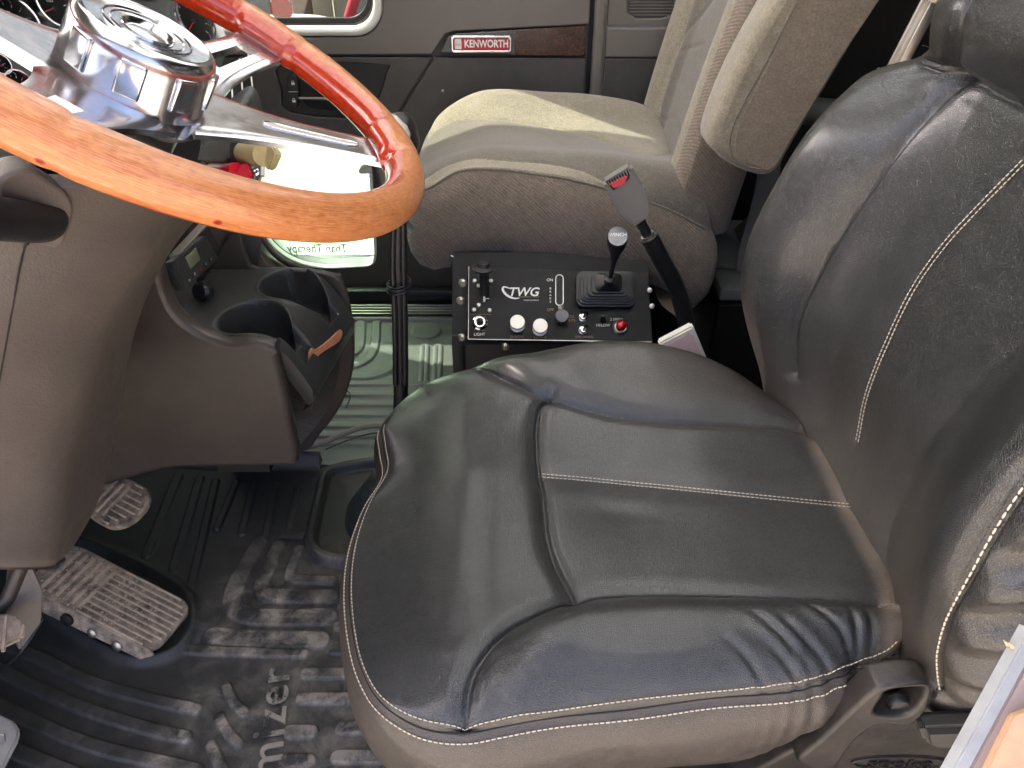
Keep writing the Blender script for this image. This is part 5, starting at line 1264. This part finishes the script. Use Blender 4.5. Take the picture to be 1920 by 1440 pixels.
# ================================================================== PEDALS
def pedal(name, label, quad, th_, nr, parent_pts=None, lift=.012):
    t = thing(name, label, 'pedal', tuple(sum((Vector(q) for q in quad), Vector()) / 4))
    A_, B_, C_, D_ = [Vector(q) for q in quad]      # A->B along, A->D across
    n_ = (B_ - A_).cross(D_ - A_).normalized(); n_ = n_ if n_.z > 0 else -n_
    M_ = frame((A_ + B_ + C_ + D_) / 4, B_ - A_, n_.cross(B_ - A_)); L_, W_2 = ((B_ - A_).length + (C_ - D_).length) / 2, ((D_ - A_).length + (C_ - B_).length) / 2
    return t, M_, L_, W_2
def mudobj(o, amt): attr(o.data, 'mud', [amt] * len(o.data.vertices)); return o
def ribbed(t, M_, L_, W_2, nr, u0, u1, endr, badge=True):
    mudobj(plate('pedal_pad', [rrect(L_, W_2, endr, 8)], M_, .012, M_mud, t, bevel=.003), .12)
    for i in range(nr):
        v = -W_2 / 2 + W_2 * (i + .5) / nr; lim = L_ / 2 * u1 - (0 if abs(v) < W_2 / 2 - endr else (abs(v) - W_2 / 2 + endr) * .9)
        a_, b_ = L_ / 2 * u0, lim; 
        if b_ > a_: mudobj(box('tread_rib', (b_ - a_, .0028, .004), M_ @ Matrix.Translation(((a_ + b_) / 2, v, .0015)), M_mud, t, bevel=.0008), .95)
ta, Ma_, La, Wa = pedal('throttle_pedal', 'long mud-caked throttle treadle standing in its own opening in the mat', [aZ(66, 1108, .10), aZ(284, 1222, .035), aZ(360, 1146, .035), aZ(118, 996, .11)], .01, 9)
ribbed(ta, Ma_, La, Wa, 10, -.18, .97, .026)
for i in range(6):
    mudobj(box('tread_block', (.006, Wa * .80, .004), Ma_ @ Matrix.Translation((-La * .09 - i * .014, 0, .0015)), M_mud, ta, bevel=.001), .9)
rs2 = np.random.RandomState(5); V = []; F = []
for i in range(240):
    u, v = rs2.uniform(-.46, .35) * La, rs2.uniform(-.45, .45) * Wa; s_ = rs2.uniform(.0012, .0038); c_ = Ma_ @ Vector((u, v, .002)); i0 = len(V)
    for (a, b, c) in ((1, 0, 0), (-1, 0, 0), (0, 1, 0), (0, -1, 0), (0, 0, 1)): V.append(c_ + Vector((a, b, c * .7)) * s_ * rs2.uniform(.6, 1.2))
    for f in ((0, 2, 4), (2, 1, 4), (1, 3, 4), (3, 0, 4)): F.append(tuple(i0 + q for q in f))
o = mk('mud_crumbs', V, F, M_mud, ta, kind='stuff'); mudobj(o, 1.)
sd = plate('pedal_side', [[(-La * .48, -.03), (La * .42, -.02), (La * .50, 0), (La * .46, .008), (-La * .46, .004), (-La * .5, 0)]], Ma_ @ Matrix.Translation((0, -Wa * .50, -.006)) @ Matrix.Rotation(R(75), 4, 'X'), .004, M_mud, ta, bevel=.001); mudobj(sd, .25)
for (u, r_) in ((-.13, .011), (.06, .008), (.25, .009)):
    lathe('pedal_bolt', [(r_, 0), (r_, .004), (r_ * .6, .006), (0, .006)], Ma_ @ Matrix.Translation((La * u, -Wa * .52 - .002, -.020)) @ Matrix.Rotation(R(75), 4, 'X'), M_dark if u < 0 else M_worn, ta, 16)
box('treadle_base', (La * .9, Wa * .8, .02), Ma_ @ Matrix.Translation((0, 0, -.035)), M_dark, ta, bevel=.004)
tb, Mb_, Lb, Wb = pedal('brake_pedal', 'rounded muddy brake pedal pad hanging beside the console', [aZ(150, 955, .16), aZ(236, 1003, .16), aZ(292, 930, .16), aZ(205, 880, .18)], .01, 8)
ribbed(tb, Mb_, Lb, Wb, 8, .05, .95, .040)
for i in range(3): mudobj(box('tread_block', (.005, Wb * .7, .004), Mb_ @ Matrix.Translation((-Lb * .02 - i * .016, 0, .0015)), M_mud, tb, bevel=.001), .9)
tube('pedal_arm', [Mb_ @ Vector((-.02, 0, -.012)), Mb_ @ Vector((-.15, .01, -.02)), Mb_ @ Vector((-.30, .02, .10))], .012, M_black, tb, 10, smooth_n=4)
tc_ = thing('clutch_pedal', 'mud-coated clutch pedal pad on a bent arm at the left edge', 'pedal', tuple(aZ(20, 1190, .12)))
mudobj(quadbox('pedal_pad', [aZ(-90, 1150, .22), aZ(-90, 1235, .20), aZ(0, 1212, .20), aZ(38, 1195, .20), aZ(46, 1166, .21), aZ(30, 1150, .22)], .012, M_mud, tc_, bevel=.003), .8)
for i in range(4): mudobj(tube('tread_rib', [aZ(-60 + i * 24, 1155, .226), aZ(-66 + i * 24, 1222, .206)], .0025, M_mud, tc_, 6), 1.)
quadbox('pedal_arm', [aZ(22, 1060, .26), aZ(12, 1150, .20), aZ(40, 1225, .14), aZ(80, 1165, .16), aZ(82, 1110, .22), aZ(62, 1055, .26)], .02, M_taupe, tc_, bevel=.004)
tube('pedal_link', [aZ(80, 1160, .15), aZ(40, 1222, .12), aZ(-10, 1270, .05), aZ(-40, 1330, .02)], .003, M_black, tc_, 8, smooth_n=5)
tube('arm_bracket', [aZ(40, 1060, .26), aZ(15, 1120, .22), aZ(-20, 1160, .2)], .010, M_brown, tc_, 8)
tp = thing('step_tread', 'pale scuffed aluminium corner plate at the bottom left edge', 'plate', tuple(aZ(0, 1400, .02)))
quadbox('plate_corner', [aZ(-80, 1320, .05), aZ(-80, 1520, .05), aZ(-5, 1460, .05), aZ(33, 1385, .05), aZ(36, 1368, .05), aZ(26, 1352, .05), aZ(-10, 1335, .05)], .008, flat('pale_scuffed', (.50, .46, .40), .5), tp, bevel=.003)
tube('plate_outline', [aZ(-60, 1378, .0505), aZ(8, 1377, .0505), aZ(10, 1390, .0505), aZ(-4, 1402, .0505), aZ(-10, 1440, .0505)], .0008, M_worn, tp, 6)
# ================================================================== DRIVER DOOR EDGE, near the camera
de = thing('driver_door_edge', 'pale metal edge strip with torn tan padding at the lower right corner', 'door edge', (.3, .2, .6))
td_ = .42
EA, EB = aT(1795, 1480, td_), aT(1935, 1175, td_ + .02)
def ed(px, py, t=td_): return aT(px, py, t)
quadbox('edge_strip', [ed(1768, 1480), ed(1800, 1480), ed(1935, 1228, td_ + .01), ed(1935, 1175, td_ + .01)], .01, flat('edge_pale', (.33, .34, .35), .4), de, bevel=.001)
quadbox('edge_face', [ed(1801, 1480), ed(1860, 1480), ed(1935, 1300, td_ + .01), ed(1935, 1229, td_ + .01)], .012, flat('edge_mauve', (.30, .235, .21), .5), de, bevel=.001)
quadbox('edge_padding', [ed(1832, 1480, td_ - .004), ed(1990, 1480, td_ - .004), ed(1990, 1300, td_ + .0), ed(1935, 1330, td_ + .004), ed(1900, 1342, td_ + .002)], .01, flat('tan_board', (.52, .33, .20), .6), de, bevel=.001)
fr_ = [(1896, 1215), (1893, 1208), (1900, 1212), (1905, 1220), (1893, 1232), (1880, 1255), (1868, 1276), (1862, 1278), (1870, 1290), (1900, 1240), (1915, 1215)]
plate('torn_padding', [to2(frame(ed(1890, 1240, td_ + .012), (1, 0, 0), (0, .59, .81)), [aP(a, b, ed(1890, 1240, td_ + .012), Vector((0, -.81, .59))) for a, b in fr_])], frame(ed(1890, 1240, td_ + .012), (1, 0, 0), (0, .59, .81)), .004, flat('foam_yellow', (.60, .50, .30), .9), de, bevel=.0006)
# ================================================================== OUTSIDE
def ground_thing(nm, lb, ct, loc): return thing(nm, lb, ct, loc)
ws = thing('weathered_fence', 'weathered brown and grey boards standing outside the passenger window', 'fence', (-1.2, 5.0, -1.3))
colsb = [(.33, .36, .35), (.26, .28, .29), (.34, .36, .33), (.17, .12, .10), (.20, .15, .12), (.42, .40, .32), (.40, .36, .29)]
mbs = [flat('board_%d' % i, c, .8) for i, c in enumerate(colsb)]
rs3 = np.random.RandomState(8)
for i in range(34):
    x = -3.4 + i * .125; box('board', (.118, .03, 2.2 + rs3.uniform(-.1, .1)), frame((x, 5.0 + rs3.uniform(-.02, .02), -.2), (1, rs3.uniform(-.06, .06), 0), (0, 1, 0)), mbs[rs3.randint(0, 7)], ws, bevel=.004)
dr = thing('white_barrel', 'white steel barrel with a red round lid label outside the window', 'barrel', (-1.95, 4.2, -1.3))
zb = aY(515, 20, 4.0)
lathe('barrel_body', [(.0, -1.3), (.32, -1.3), (.33, -.9), (.32, -.5), (.33, -.1), (.32, .25), (.30, .27), (0, .27)], Matrix.Translation((zb.x - .1, 4.4, 0)), flat('barrel_white', (.75, .74, .70), .5), dr, 40)
mdd = frame(Vector((zb.x + .02, 4.4 - .345, zb.z)), (1, 0, 0), (0, 0, 1)); lathe('barrel_label', [(.055, 0), (.055, .006), (0, .006)], mdd, M_red, dr, 32)
rv = thing('red_post', 'faded red leaning post outside the window corner', 'post', (-.9, 4.3, -1.3))
tube('post_bar', [aY(655, 30, 4.2) + Vector((-.12, 0, -1.2)), aY(655, 30, 4.2), aY(690, -80, 4.2)], .028, flat('post_red', (.55, .05, .09), .6), rv, 16)
